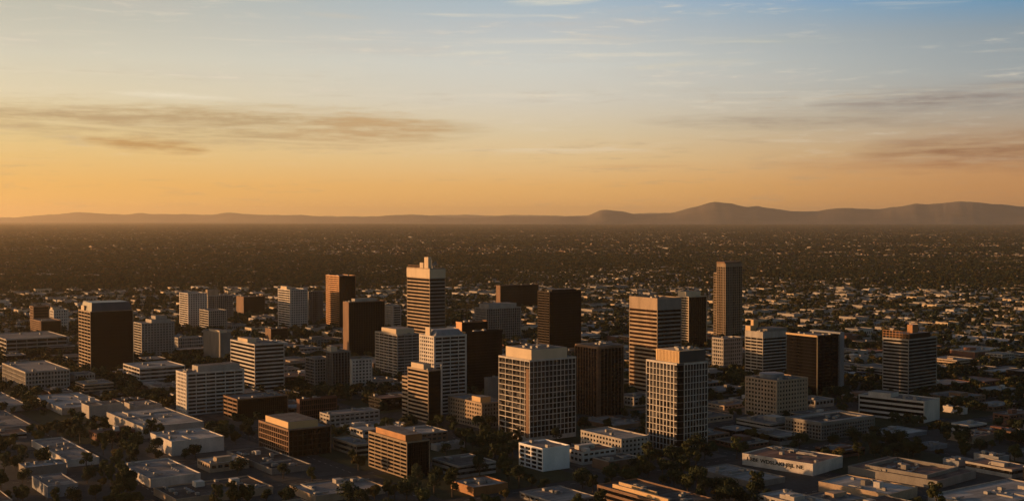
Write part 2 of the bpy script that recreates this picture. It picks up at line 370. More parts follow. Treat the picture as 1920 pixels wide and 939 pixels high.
def facade(root, b, a, h, nf, sl, sr, wm, gm, top=1.6, base=0.0, z0=0.0, roof='gravel_roof', pane=False, thin=False, piers_l=None, piers_r=None, par=0.9, wr=None, quick=False):
    """body of a building: wall frame, window bands (one per storey), roof, parapet"""
    L, Rr = dict(STY[sl]), dict(STY[sr])
    if thin: Rr.update(sp=.13, pw=.42, bay=3.7); L.update(sp=.13, pw=.5)
    wmx = MATS[wm]; T = 0.7
    hb = h - top; fh = (hb - base) / nf
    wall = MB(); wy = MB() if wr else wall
    X1, Y1 = b / 2, a / 2
    if base > 0: wall.box(-X1 + .3, X1 - .3, -Y1 + .3, Y1 - .3, z0, z0 + base)
    for k in range(nf):
        zb = z0 + base + k * fh
        # solid bands: right/back faces (y planes) and left/far faces (x planes)
        for st, ax in ((Rr, 'y'), (L, 'x')):
            zs = zb + fh * st['sp']
            if st['sp'] >= 1.0: zs = zb + fh
            pr = 0.0 if ax == 'y' else 0.004
            if ax == 'y':
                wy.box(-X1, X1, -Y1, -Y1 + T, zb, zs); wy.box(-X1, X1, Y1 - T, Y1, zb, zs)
            else:
                wall.box(-X1 - pr, -X1 + T, -Y1 + T + .01, Y1 - T - .01, zb, zs); wall.box(X1 - T, X1 + pr, -Y1 + T + .01, Y1 - T - .01, zb, zs)
    # corner piers
    zt = z0 + hb
    cw = max(L['pw'], Rr['pw'], 0.5) + 0.02
    if not (L['sp'] <= 0.12 and L['bay'] == 0):
        for sx_ in (-1, 1):
            for sy_ in (-1, 1):
                xa = sx_ * (X1 + .03); ya = sy_ * (Y1 + .03)
                wall.box(min(xa, xa - sx_ * cw), max(xa, xa - sx_ * cw), min(ya, ya - sy_ * cw), max(ya, ya - sy_ * cw), z0 + base * 0.0, zt)
    for st, ax, ln, pl in ((Rr, 'y', b, piers_r), (L, 'x', a, piers_l)):
        if pl is None:
            pl = []
            if st['bay'] > 0:
                n = max(1, int(round(ln / st['bay'])))
                pl = [-ln / 2 + ln * i / n for i in range(1, n)]
        pw = st['pw'] / 2
        st['pl'] = pl
        for p in pl:
            if ax == 'y':
                wy.box(p - pw, p + pw, -Y1 - .06, -Y1 + T - .02, z0, zt); wy.box(p - pw, p + pw, Y1 - T + .02, Y1 + .06, z0, zt)
            else:
                wall.box(-X1 - .06, -X1 + T - .02, p - pw, p + pw, z0, zt); wall.box(X1 - T + .02, X1 + .06, p - pw, p + pw, z0, zt)
    if wr:
        Xp, Yp = b / 2 + .05, a / 2 + .05
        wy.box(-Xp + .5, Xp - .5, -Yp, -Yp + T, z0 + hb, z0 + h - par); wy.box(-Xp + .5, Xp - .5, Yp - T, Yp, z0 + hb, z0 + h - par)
        wall.box(-Xp, -Xp + .49, -Yp, Yp, z0 + hb, z0 + h - par); wall.box(Xp - .49, Xp, -Yp, Yp, z0 + hb, z0 + h - par)
    else: ring(wall, b, a, T, z0 + hb, z0 + h - par, 0.05)
    wall.build('wall', wmx, root)
    if wr: wy.build('shaded_side_wall', MATS[wr], root)  # right faces mostly get a darker wall colour, painting in their shade
    # window bands, one per storey (a recessed slab of glazing seen between the solid bands)
    inset = 0.55
    if not (L['sp'] >= 1 and Rr['sp'] >= 1):
        if pane:
            panes = []
            wn = MB(); ds = []
            for face in ('L', 'R'):
                st = L if face == 'L' else Rr; ln = a if face == 'L' else b
                edges = [-ln / 2 + 0.4] + list(st['pl']) + [ln / 2 - 0.4]
                for i in range(len(edges) - 1):
                    p0, p1 = edges[i] + st['pw'] / 2 - .05, edges[i + 1] - st['pw'] / 2 + .05
                    for k in range(nf):
                        zb = z0 + base + k * fh + fh * st['sp'] - .05; ztp = z0 + base + (k + 1) * fh + .05
                        panes.append((k, face, p0, p1, zb, ztp))
            panes.sort(key=lambda q: -q[0] + (0 if q[1] == 'R' else 0.5))
            rest = MB(); cache = {}
            nA = 0
            for q in panes:
                k, face, p0, p1, zb, ztp = q
                if nA < 100:
                    key = (face, round(p1 - p0, 3), round(ztp - zb, 3))
                    if key not in cache:
                        hw, hh = (p1 - p0) / 2, (ztp - zb) / 2
                        mb = MB()
                        if face == 'L': mb.box(-.06, .06, -hw, hw, -hh, hh)
                        else: mb.box(-hw, hw, -.06, .06, -hh, hh)
                        me = mb.mesh('window'); me.materials.append(MATS[gm]); cache[key] = me
                    c_ = (p0 + p1) / 2, (zb + ztp) / 2
                    link('window', cache[key], root, (-X1 + inset, c_[0], c_[1]) if face == 'L' else (c_[0], -Y1 + inset, c_[1]))
                    nA += 1
                else:
                    if face == 'L': rest.box(-X1 + inset - .06, -X1 + inset + .06, p0, p1, zb, ztp)
                    else: rest.box(p0, p1, -Y1 + inset - .06, -Y1 + inset + .06, zb, ztp)
            if rest.n: tag(rest.build('window', MATS[gm], root), kind='stuff')
            co = MB(); co.box(-X1 + .75, X1 - .72, -Y1 + .75, Y1 - .72, z0 + .1, zt - .05)
            co.build('interior_core', MATS['black_glass'], root)
        elif quick:
            co = MB(); co.box(-X1 + inset, X1 - inset, -Y1 + inset, Y1 - inset, z0 + base + .02, zt)
            co.build('window_band', MATS[gm], root)
        else:
            mb = MB(); mb.box(-X1 + inset, X1 - inset, -Y1 + inset, Y1 - inset, 0, fh - .04)
            me = mb.mesh('window_band'); me.materials.append(MATS[gm])
            for k in range(nf): link('window_band', me, root, (0, 0, z0 + base + k * fh + .02))
    else:
        co = MB(); co.box(-X1 + T, X1 - T, -Y1 + T, Y1 - T, z0, z0 + hb - .1); co.build('inner_wall', wmx, root)
    rf = MB(); rf.box(-X1 + T + .02, X1 - T - .02, -Y1 + T + .02, Y1 - T - .02, z0 + h - par - .5, z0 + h - par + .02)
    ro = rf.build('roof', MATS[roof], root)
    pa = MB(); ring(pa, b, a, 0.4, z0 + h - par, z0 + h, 0.12); pa.build('parapet', wmx, root)
    return zt
AC_MESH = {}
def ac_mesh(i):
    if i not in AC_MESH:
        r = random.Random(i); m = MB(); w_, d_, h_ = r.uniform(1.6, 4.2), r.uniform(1.4, 3.0), r.uniform(1.1, 2.2)
        m.box(-w_/2, w_/2, -d_/2, d_/2, .25, h_); m.box(-w_/2+.2, w_/2-.2, -d_/2+.2, d_/2-.2, 0, .26)
        for s_ in (-1, 1):
            pts = [(s_*w_*.22 + math.cos(t)*w_*.17, math.sin(t)*w_*.17) for t in np.linspace(0, 6.28, 9)[:-1]]
            m.poly_prism(pts, h_ - .01, h_ + .25)
        if r.random() < .5: m.box(w_/2, w_/2 + r.uniform(2, 6), -.35, .35, .3, 1.0)
        me = m.mesh('air_conditioner'); me.materials.append(MATS['unit_metal']); AC_MESH[i] = me
    return AC_MESH[i]
def rooftop(root, b, a, z, n, avoid=(), r=random):
    for _ in range(n):
        for _try in range(6):
            x = r.uniform(-b / 2 + 3, b / 2 - 3) if b > 8 else 0; y = r.uniform(-a / 2 + 3, a / 2 - 3) if a > 8 else 0
            if any(q[0] - 2.5 < x < q[1] + 2.5 and q[2] - 2.5 < y < q[3] + 2.5 for q in avoid): continue
            o = link('air_conditioner', ac_mesh(r.randrange(9)), root, (x, y, z))
            o.rotation_euler = (0, 0, r.choice([0, 0, math.pi / 2])); break
def roof_extras(root, b, a, z, r=random):
    for _ in range(max(1, int(b * a / 700))):
        k = r.random(); x, y = r.uniform(-b*.38, b*.38), r.uniform(-a*.38, a*.38)
        if k < .4:
            m = MB(); L_ = r.uniform(.12, .3) * (b if r.random() < .5 else a)
            if r.random() < .5: m.box(max(x - L_, -b/2 + 1), min(x + L_, b/2 - 1), y - .5, y + .5, z, z + .9)
            else: m.box(x - .5, x + .5, max(y - L_, -a/2 + 1), min(y + L_, a/2 - 1), z, z + .9)
            m.build('roof_duct', MATS['unit_metal'], root)
        elif k < .7:
            m = MB(); w_, d_ = r.uniform(3, 6), r.uniform(3, 6); m.box(x - w_/2, x + w_/2, y - d_/2, y + d_/2, z, z + r.uniform(2, 3.4)); m.build('stair_hut', MATS[r.choice(['pale_concrete', 'grey_concrete', 'white_paint'])], root)
        else:
            for i in range(4):
                if abs(y + i * 4) < a/2 - 2: m = MB(); m.frustum(x - 1.1, x + 1.1, y + i*4 - .9, y + i*4 + .9, z, z + .7, .35, .3); m.build('skylight', MATS['blue_grey'], root)
def solve(x0, xc, x2, yt, yb, yaw):
    d2 = (math.cos(yaw), math.sin(yaw)); d1 = (-math.sin(yaw), math.cos(yaw))
    cx, cy = ground_at(xc, yb)
    lo, hi = 0.0, 400.0                       # height from the corner's top row
    for _ in range(50):
        m_ = (lo + hi) / 2
        if proj(cx, cy, m_)[1] > yt: lo = m_
        else: hi = m_
    h = lo
    def ext(d, target, sgn):
        best = 8.0
        lo, hi = 1.0, 260.0
        for _ in range(50):
            m_ = (lo + hi) / 2
            p = proj(cx + d[0] * m_, cy + d[1] * m_, h)[0]
            if (p - target) * sgn > 0: lo = m_
            else: hi = m_
        return lo
    a = ext(d1, x0, 1); b = ext(d2, x2, -1)
    return cx, cy, a, b, h
def place(name, x0, xc, x2, yt, yb, label, cat, short, group=None, yaw=35.0, maxa=95.0, maxb=130.0):
    yw = R(yaw)
    cx, cy, a, b, h = solve(x0, xc, x2, yt, yb, yw)
    if a > maxa or b > maxb or h < 3: print('CLAMP', short, round(a), round(b), round(h))
    a, b = min(a, maxa), min(b, maxb); h = max(h, 3.5)
    mx = cx + math.cos(yw) * b / 2 - math.sin(yw) * a / 2
    my = cy + math.sin(yw) * b / 2 + math.cos(yw) * a / 2
    root = empty(name, (mx, my, 0), yw)
    tag(root, label, cat, group)
    FOOT.append((short, mx, my, b / 2, a / 2, yw, h))
    LAND.append((short, proj(mx, my, h / 2)[0], math.hypot(mx, my), (x2 - x0) / 2))
    return root, b, a, h
def pent(root, b, a, z, spec, mat, roof='gravel_roof', name='penthouse'):
    """roof-top box given by plan fractions from the near corner (fx along the right face, fy along the left face)"""
    fx0, fx1, fy0, fy1, hh = spec
    x0, x1 = -b / 2 + fx0 * b, -b / 2 + fx1 * b; y0, y1 = -a / 2 + fy0 * a, -a / 2 + fy1 * a
    m = MB(); m.box(x0, x1, y0, y1, z, z + hh)
    p = m.build(name, MATS[mat], root)
    c = MB(); c.box(x0 + .3, x1 - .3, y0 + .3, y1 - .3, z + hh, z + hh + .15); c.build('penthouse_roof', MATS[roof], p)
    return (x0, x1, y0, y1)

TW = 'office_tower'
def std(name, px, fl, sl, sr, wm, gm, label, short, cat='tower', pents=(), ac=4, group=None, roof='gravel_roof', pm=None, **kw):
    x0, xc, x2, yt, yb = px
    yaw = kw.pop('yaw', 35.0); mx = {k: kw.pop(k) for k in ('maxa', 'maxb') if k in kw}
    root, b, a, h = place(name, x0, xc, x2, yt, yb, label, cat, short, group, yaw, **mx)
    facade(root, b, a, h, fl, sl, sr, wm, gm, roof=roof, **kw)
    par = kw.get('par', 0.9)
    av = [pent(root, b, a, h - par + .02, s, pm or wm) for s in pents]
    rooftop(root, b, a, h - par + .02, ac + (2 if cat in ('warehouse', 'store') else 0), av)
    if cat in ('warehouse', 'store', 'house'): roof_extras(root, b, a, h - par + .02)
    return root, b, a, h

# --- the tall ones, front to back ----------------------------------------------------------
def front_grid_tower():
    root, b, a, h = place(TW, 935, 993, 1080, 675, 829, 'dark glass tower in a white square grid under a blank cream crown, tallest in front', 'tower', 'cream-crowned grid tower')
    pl = [-a/2 + a * f for f in (0.16, 0.30, 0.55, 0.78)]
    facade(root, b, a, h, 14, 'grid', 'grid', 'white_paint', 'glass', top=1.4, base=3.0, pane=True, thin=True, piers_l=pl)
    c = MB(); c.box(-b/2 - .14, -b/2 + .1, -a/2 + 1, -a/2 + a * .12, 3, h - 7); c.build('brown_recess_panel', MATS['brown_panel'], root)
    z = h - .88
    av = pent(root, b, a, z, (0.09, 0.86, 0.08, 0.90, 8.2), 'cream_panel')
    m = MB(); zz = z + 8.36
    u = empty('x', (0, 0, 0)); bpy.data.objects.remove(u)
    for i in range(7):
        o = link('air_conditioner', ac_mesh(i), root, (random.uniform(av[0]+4, av[1]-4), random.uniform(av[2]+4, av[3]-4), zz))
    m = MB(); m.box(-.15, .15, -.15, .15, zz, zz + 6); m.box(-2, 2, -.1, .1, zz + 3.5, zz + 3.8); m.build('antenna', MATS['unit_metal'], root)
front_grid_tower()
def chamfer_grid_tower():
    root, b, a, h = place(TW, 1212, 1272, 1327, 679, 850, 'white gridded tower with dark rounded glass corner and ribbed orange-lit crown', 'tower', 'rounded-corner grid tower')
    ch = b * 0.20
    T = .45; nf = 14; fh = (h - 2.4) / nf; X1, Y1 = b/2, a/2
    wall = MB()
    nr, nl = 8, 9
    pr = [-X1 + ch + (b - ch) * i / nr for i in range(nr + 1)]; pl = [-Y1 + a * .04 + a * .96 * i / nl for i in range(nl + 1)]
    for k in range(nf + 1):
        zb = k * fh if k < nf else h - 2.4
        zt = zb + (.5 if k < nf else 1.5)
        wall.box(-X1 + ch, X1, -Y1, -Y1 + T, zb, zt); wall.box(-X1, -X1 + T, -Y1 + ch * .35, Y1, zb, zt)
        wall.box(-X1 + T, X1, Y1 - T, Y1, zb, zt); wall.box(X1 - T, X1, -Y1 + T, Y1 - T, zb, zt)
    for i, p in enumerate(pr): wall.box(p - .26, p + .26, -Y1 - .06, -Y1 + T - .03, 0, h - .95); wall.box(p - .26, p + .26, Y1 - T + .03, Y1 + .06, 0, h - .95)
    for p in pl[1:]: wall.box(-X1 - .06, -X1 + T - .03, p - .38, p + .38, 0, h - .95); wall.box(X1 - T + .03, X1 + .06, p - .38, p + .38, 0, h - .95)
    wall.build('wall', MATS['white_paint'], root)
    cur = [(-X1 + .35, -Y1 + ch * .35)]
    for t in np.linspace(0, math.pi / 2, 7): cur.append((-X1 + .35 + ch * (1 - math.cos(t)), -Y1 + .35 + ch * .35 * (1 - math.sin(t)) ))
    cur += [(X1 - .35, -Y1 + .35), (X1 - .35, Y1 - .35), (-X1 + .35, Y1 - .35)]
    cur = cur[1:]
    c = MB(); c.poly_prism([(x * .985, y * .985) for x, y in cur], 0.05, h - 2); c.build('corner_glazing', MATS['black_glass'], root)
    bandm = MB(); bandm.poly_prism([(x * 1.002, y * 1.002) for x, y in cur], 0, .3); me = bandm.mesh('corner_trim'); me.materials.append(MATS['grey_concrete'])
    for k in range(1, nf + 1): link('corner_trim', me, root, (0, 0, k * fh))
    n = 0; rest = MB(); cache = {}
    panes = []
    for k in range(nf):
        for i in range(nr): panes.append((k, 'R', pr[i], pr[i+1]))
        for i in range(nl):
            if pl[i] > -Y1 + 1: panes.append((k, 'L', pl[i], pl[i+1]))
    panes.sort(key=lambda q: -q[0])
    for k, fc, p0, p1 in panes:
        zb, zt = k * fh + .7, (k + 1) * fh + .02; hw, hh = (p1 - p0) / 2 - .3, (zt - zb) / 2; cc = (p0 + p1) / 2; zc = (zb + zt) / 2
        if n < 100:
            key = (fc, round(hw, 3))
            if key not in cache:
                mb = MB()
                mb.box(-hw, hw, -.06, .06, -hh, hh) if fc == 'R' else mb.box(-.06, .06, -hw, hw, -hh, hh)
                me = mb.mesh('window'); me.materials.append(MATS['glass']); cache[key] = me
            link('window', cache[key], root, (cc, -Y1 + .28, zc) if fc == 'R' else (-X1 + .28, cc, zc)); n += 1
        elif fc == 'R': rest.box(cc - hw, cc + hw, -Y1 + .22, -Y1 + .34, zb, zt)
        else: rest.box(-X1 + .22, -X1 + .34, cc - hw, cc + hw, zb, zt)
    tag(rest.build('window', MATS['glass'], root), kind='stuff')
    r = MB(); r.box(-X1 + T + .1, X1 - T, -Y1 + T + .1, Y1 - T, h - 1.6, h - 1.0); r.build('roof', MATS['gravel_roof'], root)
    z = h - .95
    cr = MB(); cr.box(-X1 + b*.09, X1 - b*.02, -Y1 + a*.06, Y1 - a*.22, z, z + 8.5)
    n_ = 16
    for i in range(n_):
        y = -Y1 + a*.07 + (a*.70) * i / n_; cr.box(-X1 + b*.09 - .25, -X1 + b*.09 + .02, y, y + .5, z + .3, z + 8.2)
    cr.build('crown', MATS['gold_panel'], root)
    dk = MB(); dk.box(-X1 + b*.10, X1 - b*.015, -Y1 + a*.055, -Y1 + a*.075, z + .2, z + 8.4); dk.build('crown_shade_panel', MATS['slate_metal'], root)  # dark sheet paints the shaded right side of the crown
    for i in range(6): link('air_conditioner', ac_mesh(i + 1), root, (random.uniform(-b*.3, b*.35), random.uniform(-a*.3, a*.1), z + 8.5))
chamfer_grid_tower()

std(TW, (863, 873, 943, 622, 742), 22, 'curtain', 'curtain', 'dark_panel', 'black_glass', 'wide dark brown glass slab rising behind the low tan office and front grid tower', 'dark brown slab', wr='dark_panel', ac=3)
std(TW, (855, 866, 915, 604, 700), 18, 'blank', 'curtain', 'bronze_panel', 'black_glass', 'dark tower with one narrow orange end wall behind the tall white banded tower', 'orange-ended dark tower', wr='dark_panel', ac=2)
r_, b_, a_, h_ = std(TW, (786, 814, 875, 630, 778), 21, 'punch', 'wide', 'white_paint', 'glass', 'tall grey-white banded tower with sloping roof hut behind the stepped striped tower', 'tall white banded tower', ac=2)
m = MB(); m.frustum(-b_*.42, b_*.48, -a_*.40, a_*.42, h_ - .85, h_ + 4.5, b_*.12, a_*.12); m.build('penthouse', MATS['blue_grey'], r_)
m = MB(); m.box(-b_*.47, -b_*.43, -a_*.15, a_*.15, h_ - .85, h_ + 7); m.build('lift_tower', MATS['cream_panel'], r_)
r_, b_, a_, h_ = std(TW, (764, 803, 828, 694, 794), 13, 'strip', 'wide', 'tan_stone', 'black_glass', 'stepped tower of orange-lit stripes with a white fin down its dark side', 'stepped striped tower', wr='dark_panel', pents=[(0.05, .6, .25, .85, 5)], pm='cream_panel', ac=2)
m = MB(); m.box(b_*.42, b_*.5, -a_/2 - 1.0, -a_/2 - .15, 0, h_ + 5); m.build('fin', MATS['white_paint'], r_)
m = MB(); m.box(-b_*.25, b_*.5, -a_/2 - .9, -a_/2 - .2, h_ + 4.2, h_ + 5.0); m.build('canopy_beam', MATS['white_paint'], r_)
zz = h_ * .78; L_ = a_ * .28
w1 = MB()
for k in range(10):
    w1.box(-b_/2, b_/2 - 2, a_/2 + .1, a_/2 + L_, k * zz / 10 , k * zz / 10 + zz / 20)
w1.box(-b_/2 - .02, b_/2 - 2, a_/2 + .1, a_/2 + L_, zz, zz + 1.2); w1.build('lower_wing', MATS['tan_stone'], r_)
w1 = MB(); w1.box(-b_/2 + .4, b_/2 - 2.4, a_/2 + .1, a_/2 + L_ - .4, 0.1, zz - .02); w1.build('wing_glazing', MATS['black_glass'], r_)

std(TW, (703, 745, 787, 627, 712), 15, 'wide', 'wide', 'pale_concrete', 'glass', 'grey-white banded block with dished roof hut beside the tall white banded tower', 'grey banded block', pents=[(.15, .95, .2, .85, 5.5)], pm='cream_panel', ac=3)
# brown round-fronted glass building
root, b, a, h = place(TW, 1078, 1122, 1178, 650, 782, 'dark brown glass tower with rounded front between the two white grid towers', 'tower', 'rounded brown glass tower')
pts = [(-b/2, a/2), (-b/2, -a/2 + a*.07)]
for t in np.linspace(0, math.pi/2, 5)[1:]: pts.append((-b/2 + b*.07*(1 - math.cos(t)), -a/2 + a*.07*(1 - math.sin(t))))
for t in np.linspace(0, math.pi/2, 7)[1:]: pts.append((b/2 - b*.3*(1 - math.sin(t)), -a/2 + a*.3*(1 - math.cos(t))))
pts.append((b/2, a/2)); pts = [(x, y) for x, y in pts]; pts = pts[::-1] if False else pts
def ccw(p):
    s_ = sum(p[i][0]*p[(i+1)%len(p)][1] - p[(i+1)%len(p)][0]*p[i][1] for i in range(len(p)))
    return p if s_ > 0 else p[::-1]
pts = ccw(pts); nf = 17; fh = (h - 2) / nf
m = MB(); m.poly_prism([(x*.985, y*.985) for x, y in pts], 0, fh - .6); me = m.mesh('window_band'); me.materials.append(MATS['brown_glass'])
m2 = MB(); m2.poly_prism(pts, 0, .62); me2 = m2.mesh('floor_band'); me2.materials.append(MATS['shadow_brown'])
for k in range(nf):
    link('floor_band', me2, root, (0, 0, k*fh)); link('window_band', me, root, (0, 0, k*fh + .61))
m = MB()
for i in range(len(pts)):
    (xa, ya), (xb, yb_) = pts[i], pts[(i+1) % len(pts)]; L_ = math.hypot(xb-xa, yb_-ya); nn = max(1, int(L_ / 3.4))
    for j in range(nn):
        x, y = xa + (xb-xa)*j/nn, ya + (yb_-ya)*j/nn; x *= 1.004; y *= 1.004; m.box(x - .22, x + .22, y - .22, y + .22, 0, h - 2.1)
m.build('mullion_frame', MATS['brown_panel'], root)
m = MB(); m.poly_prism(pts, h - 2, h); m.build('parapet', MATS['brown_panel'], root)
m = MB(); m.poly_prism([(x*.9, y*.9) for x, y in pts], h, h + .3); m.build('roof', MATS['dark_roof'], root)
rooftop(root, b*.7, a*.7, h + .3, 5)

r_, b_, a_, h_ = std(TW, (1180, 1232, 1278, 559, 748), 22, 'strip', 'strip', 'tan_stone', 'brown_glass', 'tall tower of tan stripes under a plain blank top band behind the rounded-corner grid tower', 'blank-topped striped tower', wr='grey_concrete', top=11.5, par=0.9, ac=4, roof='dark_roof')
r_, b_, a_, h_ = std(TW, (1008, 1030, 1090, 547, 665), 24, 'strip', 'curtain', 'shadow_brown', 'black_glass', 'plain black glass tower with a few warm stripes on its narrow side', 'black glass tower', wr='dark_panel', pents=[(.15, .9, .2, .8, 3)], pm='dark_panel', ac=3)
# tall striped tower with blank crown and roof masts
r_, b_, a_, h_ = std(TW, (763, 806, 835, 503, 642), 19, 'strip', 'strip', 'tan_stone', 'black_glass', 'tallest striped tower with pale crown band, lit lift shaft and dishes on its roof', 'tallest striped tower', wr='grey_concrete', top=10, ac=3)
m = MB(); ring(m, b_, a_, .3, h_ - 13.5, h_ - 1.5, .3); m.build('crown_band', MATS['cream_panel'], r_)
m = MB(); m.box(-b_*.48, -b_*.28, -a_*.42, -a_*.25, h_ - .8, h_ + 15); m.box(-b_*.46, -b_*.22, -a_*.19, -a_*.04, h_ - .8, h_ + 7); m.build('lift_shaft', MATS['cream_panel'], r_)
m = MB()
for i in range(20):
    y = -a_*.0 + a_*.48 * i / 20; m.box(-b_*.46, -b_*.44, y, y + .25, h_ - .1, h_ + 3)
m.box(-b_*.47, -b_*.43, 0, a_*.48, h_ + 2.6, h_ + 3.1); m.build('roof_screen', MATS['brown_panel'], r_)
for i in range(5):
    m = MB(); x, y = random.uniform(-b_*.05, b_*.4), random.uniform(-a_*.4, a_*.1); z = h_ - .8; hh = random.uniform(4, 14)
    m.box(x - .2, x + .2, y - .2, y + .2, z, z + hh); m.box(x - 1.6, x + 1.6, y - .15, y + .15, z + hh * .8, z + hh * .8 + .3)
    m.build('antenna', MATS['unit_metal'], r_)
def dish(x, y, z, r, parent):
    m = MB(); n = 12
    pts = [(x, y, z)]
    vs_ = [(0, .35, 0)] + [(math.cos(t) * r, 0, math.sin(t) * r) for t in np.linspace(0, 2*math.pi, n + 1)[:-1]] + [(0, .55, 0)]
    f = [(0, 1 + i, 1 + (i + 1) % n) for i in range(n)] + [(n + 1, 1 + (i + 1) % n, 1 + i) for i in range(n)]
    me = bpy.data.meshes.new('satellite_dish'); me.from_pydata([(a + x, b + y, c + z) for a, b, c in vs_], [], f); me.materials.append(MATS['unit_metal'])
    link('satellite_dish', me, parent)
    m = MB(); m.box(x - .15, x + .15, y + .2, y + .5, h_ - .8, z); m.build('dish_mast', MATS['unit_metal'], parent)
dish(b_*.15, -a_*.3, h_ + 6, 3.0, r_); dish(b_*.32, -a_*.1, h_ + 4, 2.2, r_)

# tall slender gridded tower
r_, b_, a_, h_ = std(TW, (1344, 1360, 1392, 494, 640), 30, 'grid', 'grid', 'warm_concrete', 'glass', 'tall slender brown-grey gridded tower with a stepped lit shoulder', 'slender gridded tower', top=5, ac=3)
m = MB(); m2 = MB(); zs = h_ * .86
for k in range(26):
    m.box(-b_/2 + 3, b_/2 - 6, a_/2 + .1, a_/2 + 9, k*zs/26, k*zs/26 + 1.1)
m.box(-b_/2 + 3, b_/2 - 6, a_/2 + .1, a_/2 + 9, zs, zs + 2)
for i in range(4): m.box(-b_/2 + 2.9, -b_/2 + 3.6, a_/2 + .1 + i*2.8, a_/2 + .7 + i*2.8, 0, zs)
m.build('stepped_wing', MATS['warm_concrete'], r_); m2.box(-b_/2 + 3.4, b_/2 - 6.4, a_/2 + .1, a_/2 + 8.7, .1, zs - .02); m2.build('wing_glazing', MATS['glass'], r_)
m = MB(); m.box(-b_/2 - .25, b_/2 + .2, -a_/2 + a_*.1, a_/2 + .2, h_ + .05, h_ + 2.2); m.build('cap_slab', MATS['brown_panel'], r_)

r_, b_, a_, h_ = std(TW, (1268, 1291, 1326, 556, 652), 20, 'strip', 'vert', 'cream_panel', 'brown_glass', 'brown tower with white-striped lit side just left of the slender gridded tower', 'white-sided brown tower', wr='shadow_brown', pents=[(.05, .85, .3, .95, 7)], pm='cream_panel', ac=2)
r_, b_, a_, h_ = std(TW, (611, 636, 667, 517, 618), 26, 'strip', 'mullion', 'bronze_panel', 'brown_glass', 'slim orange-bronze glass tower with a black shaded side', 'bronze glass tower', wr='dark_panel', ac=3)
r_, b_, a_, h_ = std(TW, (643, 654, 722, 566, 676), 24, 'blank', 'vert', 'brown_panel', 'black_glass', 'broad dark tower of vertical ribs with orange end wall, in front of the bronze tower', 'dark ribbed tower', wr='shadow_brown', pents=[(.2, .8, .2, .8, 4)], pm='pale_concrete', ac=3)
# left dark tower with sloped crown
r_, b_, a_, h_ = std(TW, (147, 170, 250, 584, 700), 18, 'deck', 'curtain', 'tan_stone', 'black_glass', 'broad dark tower with sloping crown and orange-lit balconies on its left end', 'sloped-crown dark tower', wr='dark_panel', par=.5, ac=0, roof='dark_roof')
m = MB(); m.frustum(-b_*.46, b_*.48, -a_*.47, a_*.45, h_ - .45, h_ + 9, b_*.035, a_*.10); m.build('sloped_crown', MATS['slate_metal'], r_)
m = MB(); m.box(-b_*.49, -b_*.465, a_*.05, a_*.3, h_ - .4, h_ + 5); m.build('lift_shaft', MATS['cream_panel'], r_)
std(TW, (250, 266, 327, 606, 676), 14, 'strip', 'punch', 'pale_concrete', 'glass', 'grey punched-window tower with stepped roof right of the sloped-crown dark tower', 'stepped-roof grey tower', pents=[(.35, .95, .2, .9, 4), (.5, .85, .3, .8, 8)], ac=2)
std(TW, (432, 478, 533, 645, 742), 13, 'strip', 'strip', 'white_paint', 'black_glass', 'crisp white and black striped tower with brightly lit left face', 'crisp striped tower', pents=[(.05, .35, .35, .75, 4)], pm='cream_panel', ac=3)
std(TW, (330, 350, 458, 699, 779), 11, 'punch', 'wide', 'white_paint', 'glass', 'long white banded office block in front of the crisp striped tower', 'long white banded block', cat='office building', pents=[(.25, .98, .3, .85, 5)], pm='pale_concrete', ac=4)
# white cluster at the upper left
std('apartment_tower', (336, 353, 388, 550, 618), 16, 'strip', 'punch', 'white_paint', 'glass', 'white banded apartment tower at the left end of the far white cluster', 'far white apartment tower', ac=2)
std('apartment_tower', (384, 390, 437, 554, 606), 14, 'strip', 'grid', 'pale_concrete', 'glass', 'pale gridded wing with lit roof hut right of the far white apartment tower', 'pale gridded wing', pents=[(.02, .45, .3, .9, 10)], pm='tan_stone', ac=2)
std('apartment_tower', (374, 391, 425, 582, 624), 9, 'strip', 'fine', 'pale_concrete', 'glass', 'shorter lit striped block standing in front of the far white apartment tower', 'short striped block', ac=1)
std('office_block', (443, 457, 497, 556, 594), 9, 'blank', 'mullion', 'brown_panel', 'black_glass', 'boxy dark office with one orange blank wall beyond the crisp striped tower', 'boxy orange-walled office', wr='dark_panel', cat='office building', ac=3)
std('apartment_tower', (521, 544, 577, 543, 620), 17, 'strip', 'fine', 'white_paint', 'glass', 'white striped apartment tower left of the bronze glass tower', 'white striped apartment tower', pents=[(.02, .3, .3, .8, 5)], pm='cream_panel', ac=2)
std('apartment_tower', (574, 579, 606, 546, 608), 15, 'fine', 'grid', 'grey_concrete', 'glass', 'grey shaded gridded tower tucked between white apartment tower and bronze glass tower', 'grey tucked tower', ac=1)
std('office_block', (381, 413, 433, 624, 680), 1, 'blank', 'blank', 'grey_concrete', 'glass', 'windowless pale slab building with lit plant on its roof', 'windowless slab', cat='building', pents=[(.1, .8, .1, .7, 3)], pm='cream_panel', ac=5)
std('office_block', (57, 77, 115, 602, 634), 8, 'fine', 'curtain', 'brown_panel', 'black_glass', 'low brown block with dark right side near the left edge', 'low brown block', wr='dark_panel', cat='office building', ac=2)
std('apartment_tower', (56, 63, 92, 574, 622), 9, 'fine', 'curtain', 'brown_panel', 'black_glass', 'narrow brown tower rising behind the low brown block at left', 'narrow brown tower', ac=1)
std('apartment_tower', (93, 101, 128, 581, 626), 8, 'fine', 'punch', 'white_paint', 'glass', 'small bright-lit white tower with notched top behind the low brown block', 'small bright tower', pents=[(.0, .5, .3, .8, 4)], pm='cream_panel', ac=1)
std('office_block', (721, 737, 752, 574, 620), 10, 'fine', 'strip', 'pale_concrete', 'glass', 'pale distant block seen between dark ribbed tower and tallest striped tower', 'pale distant block', ac=1)
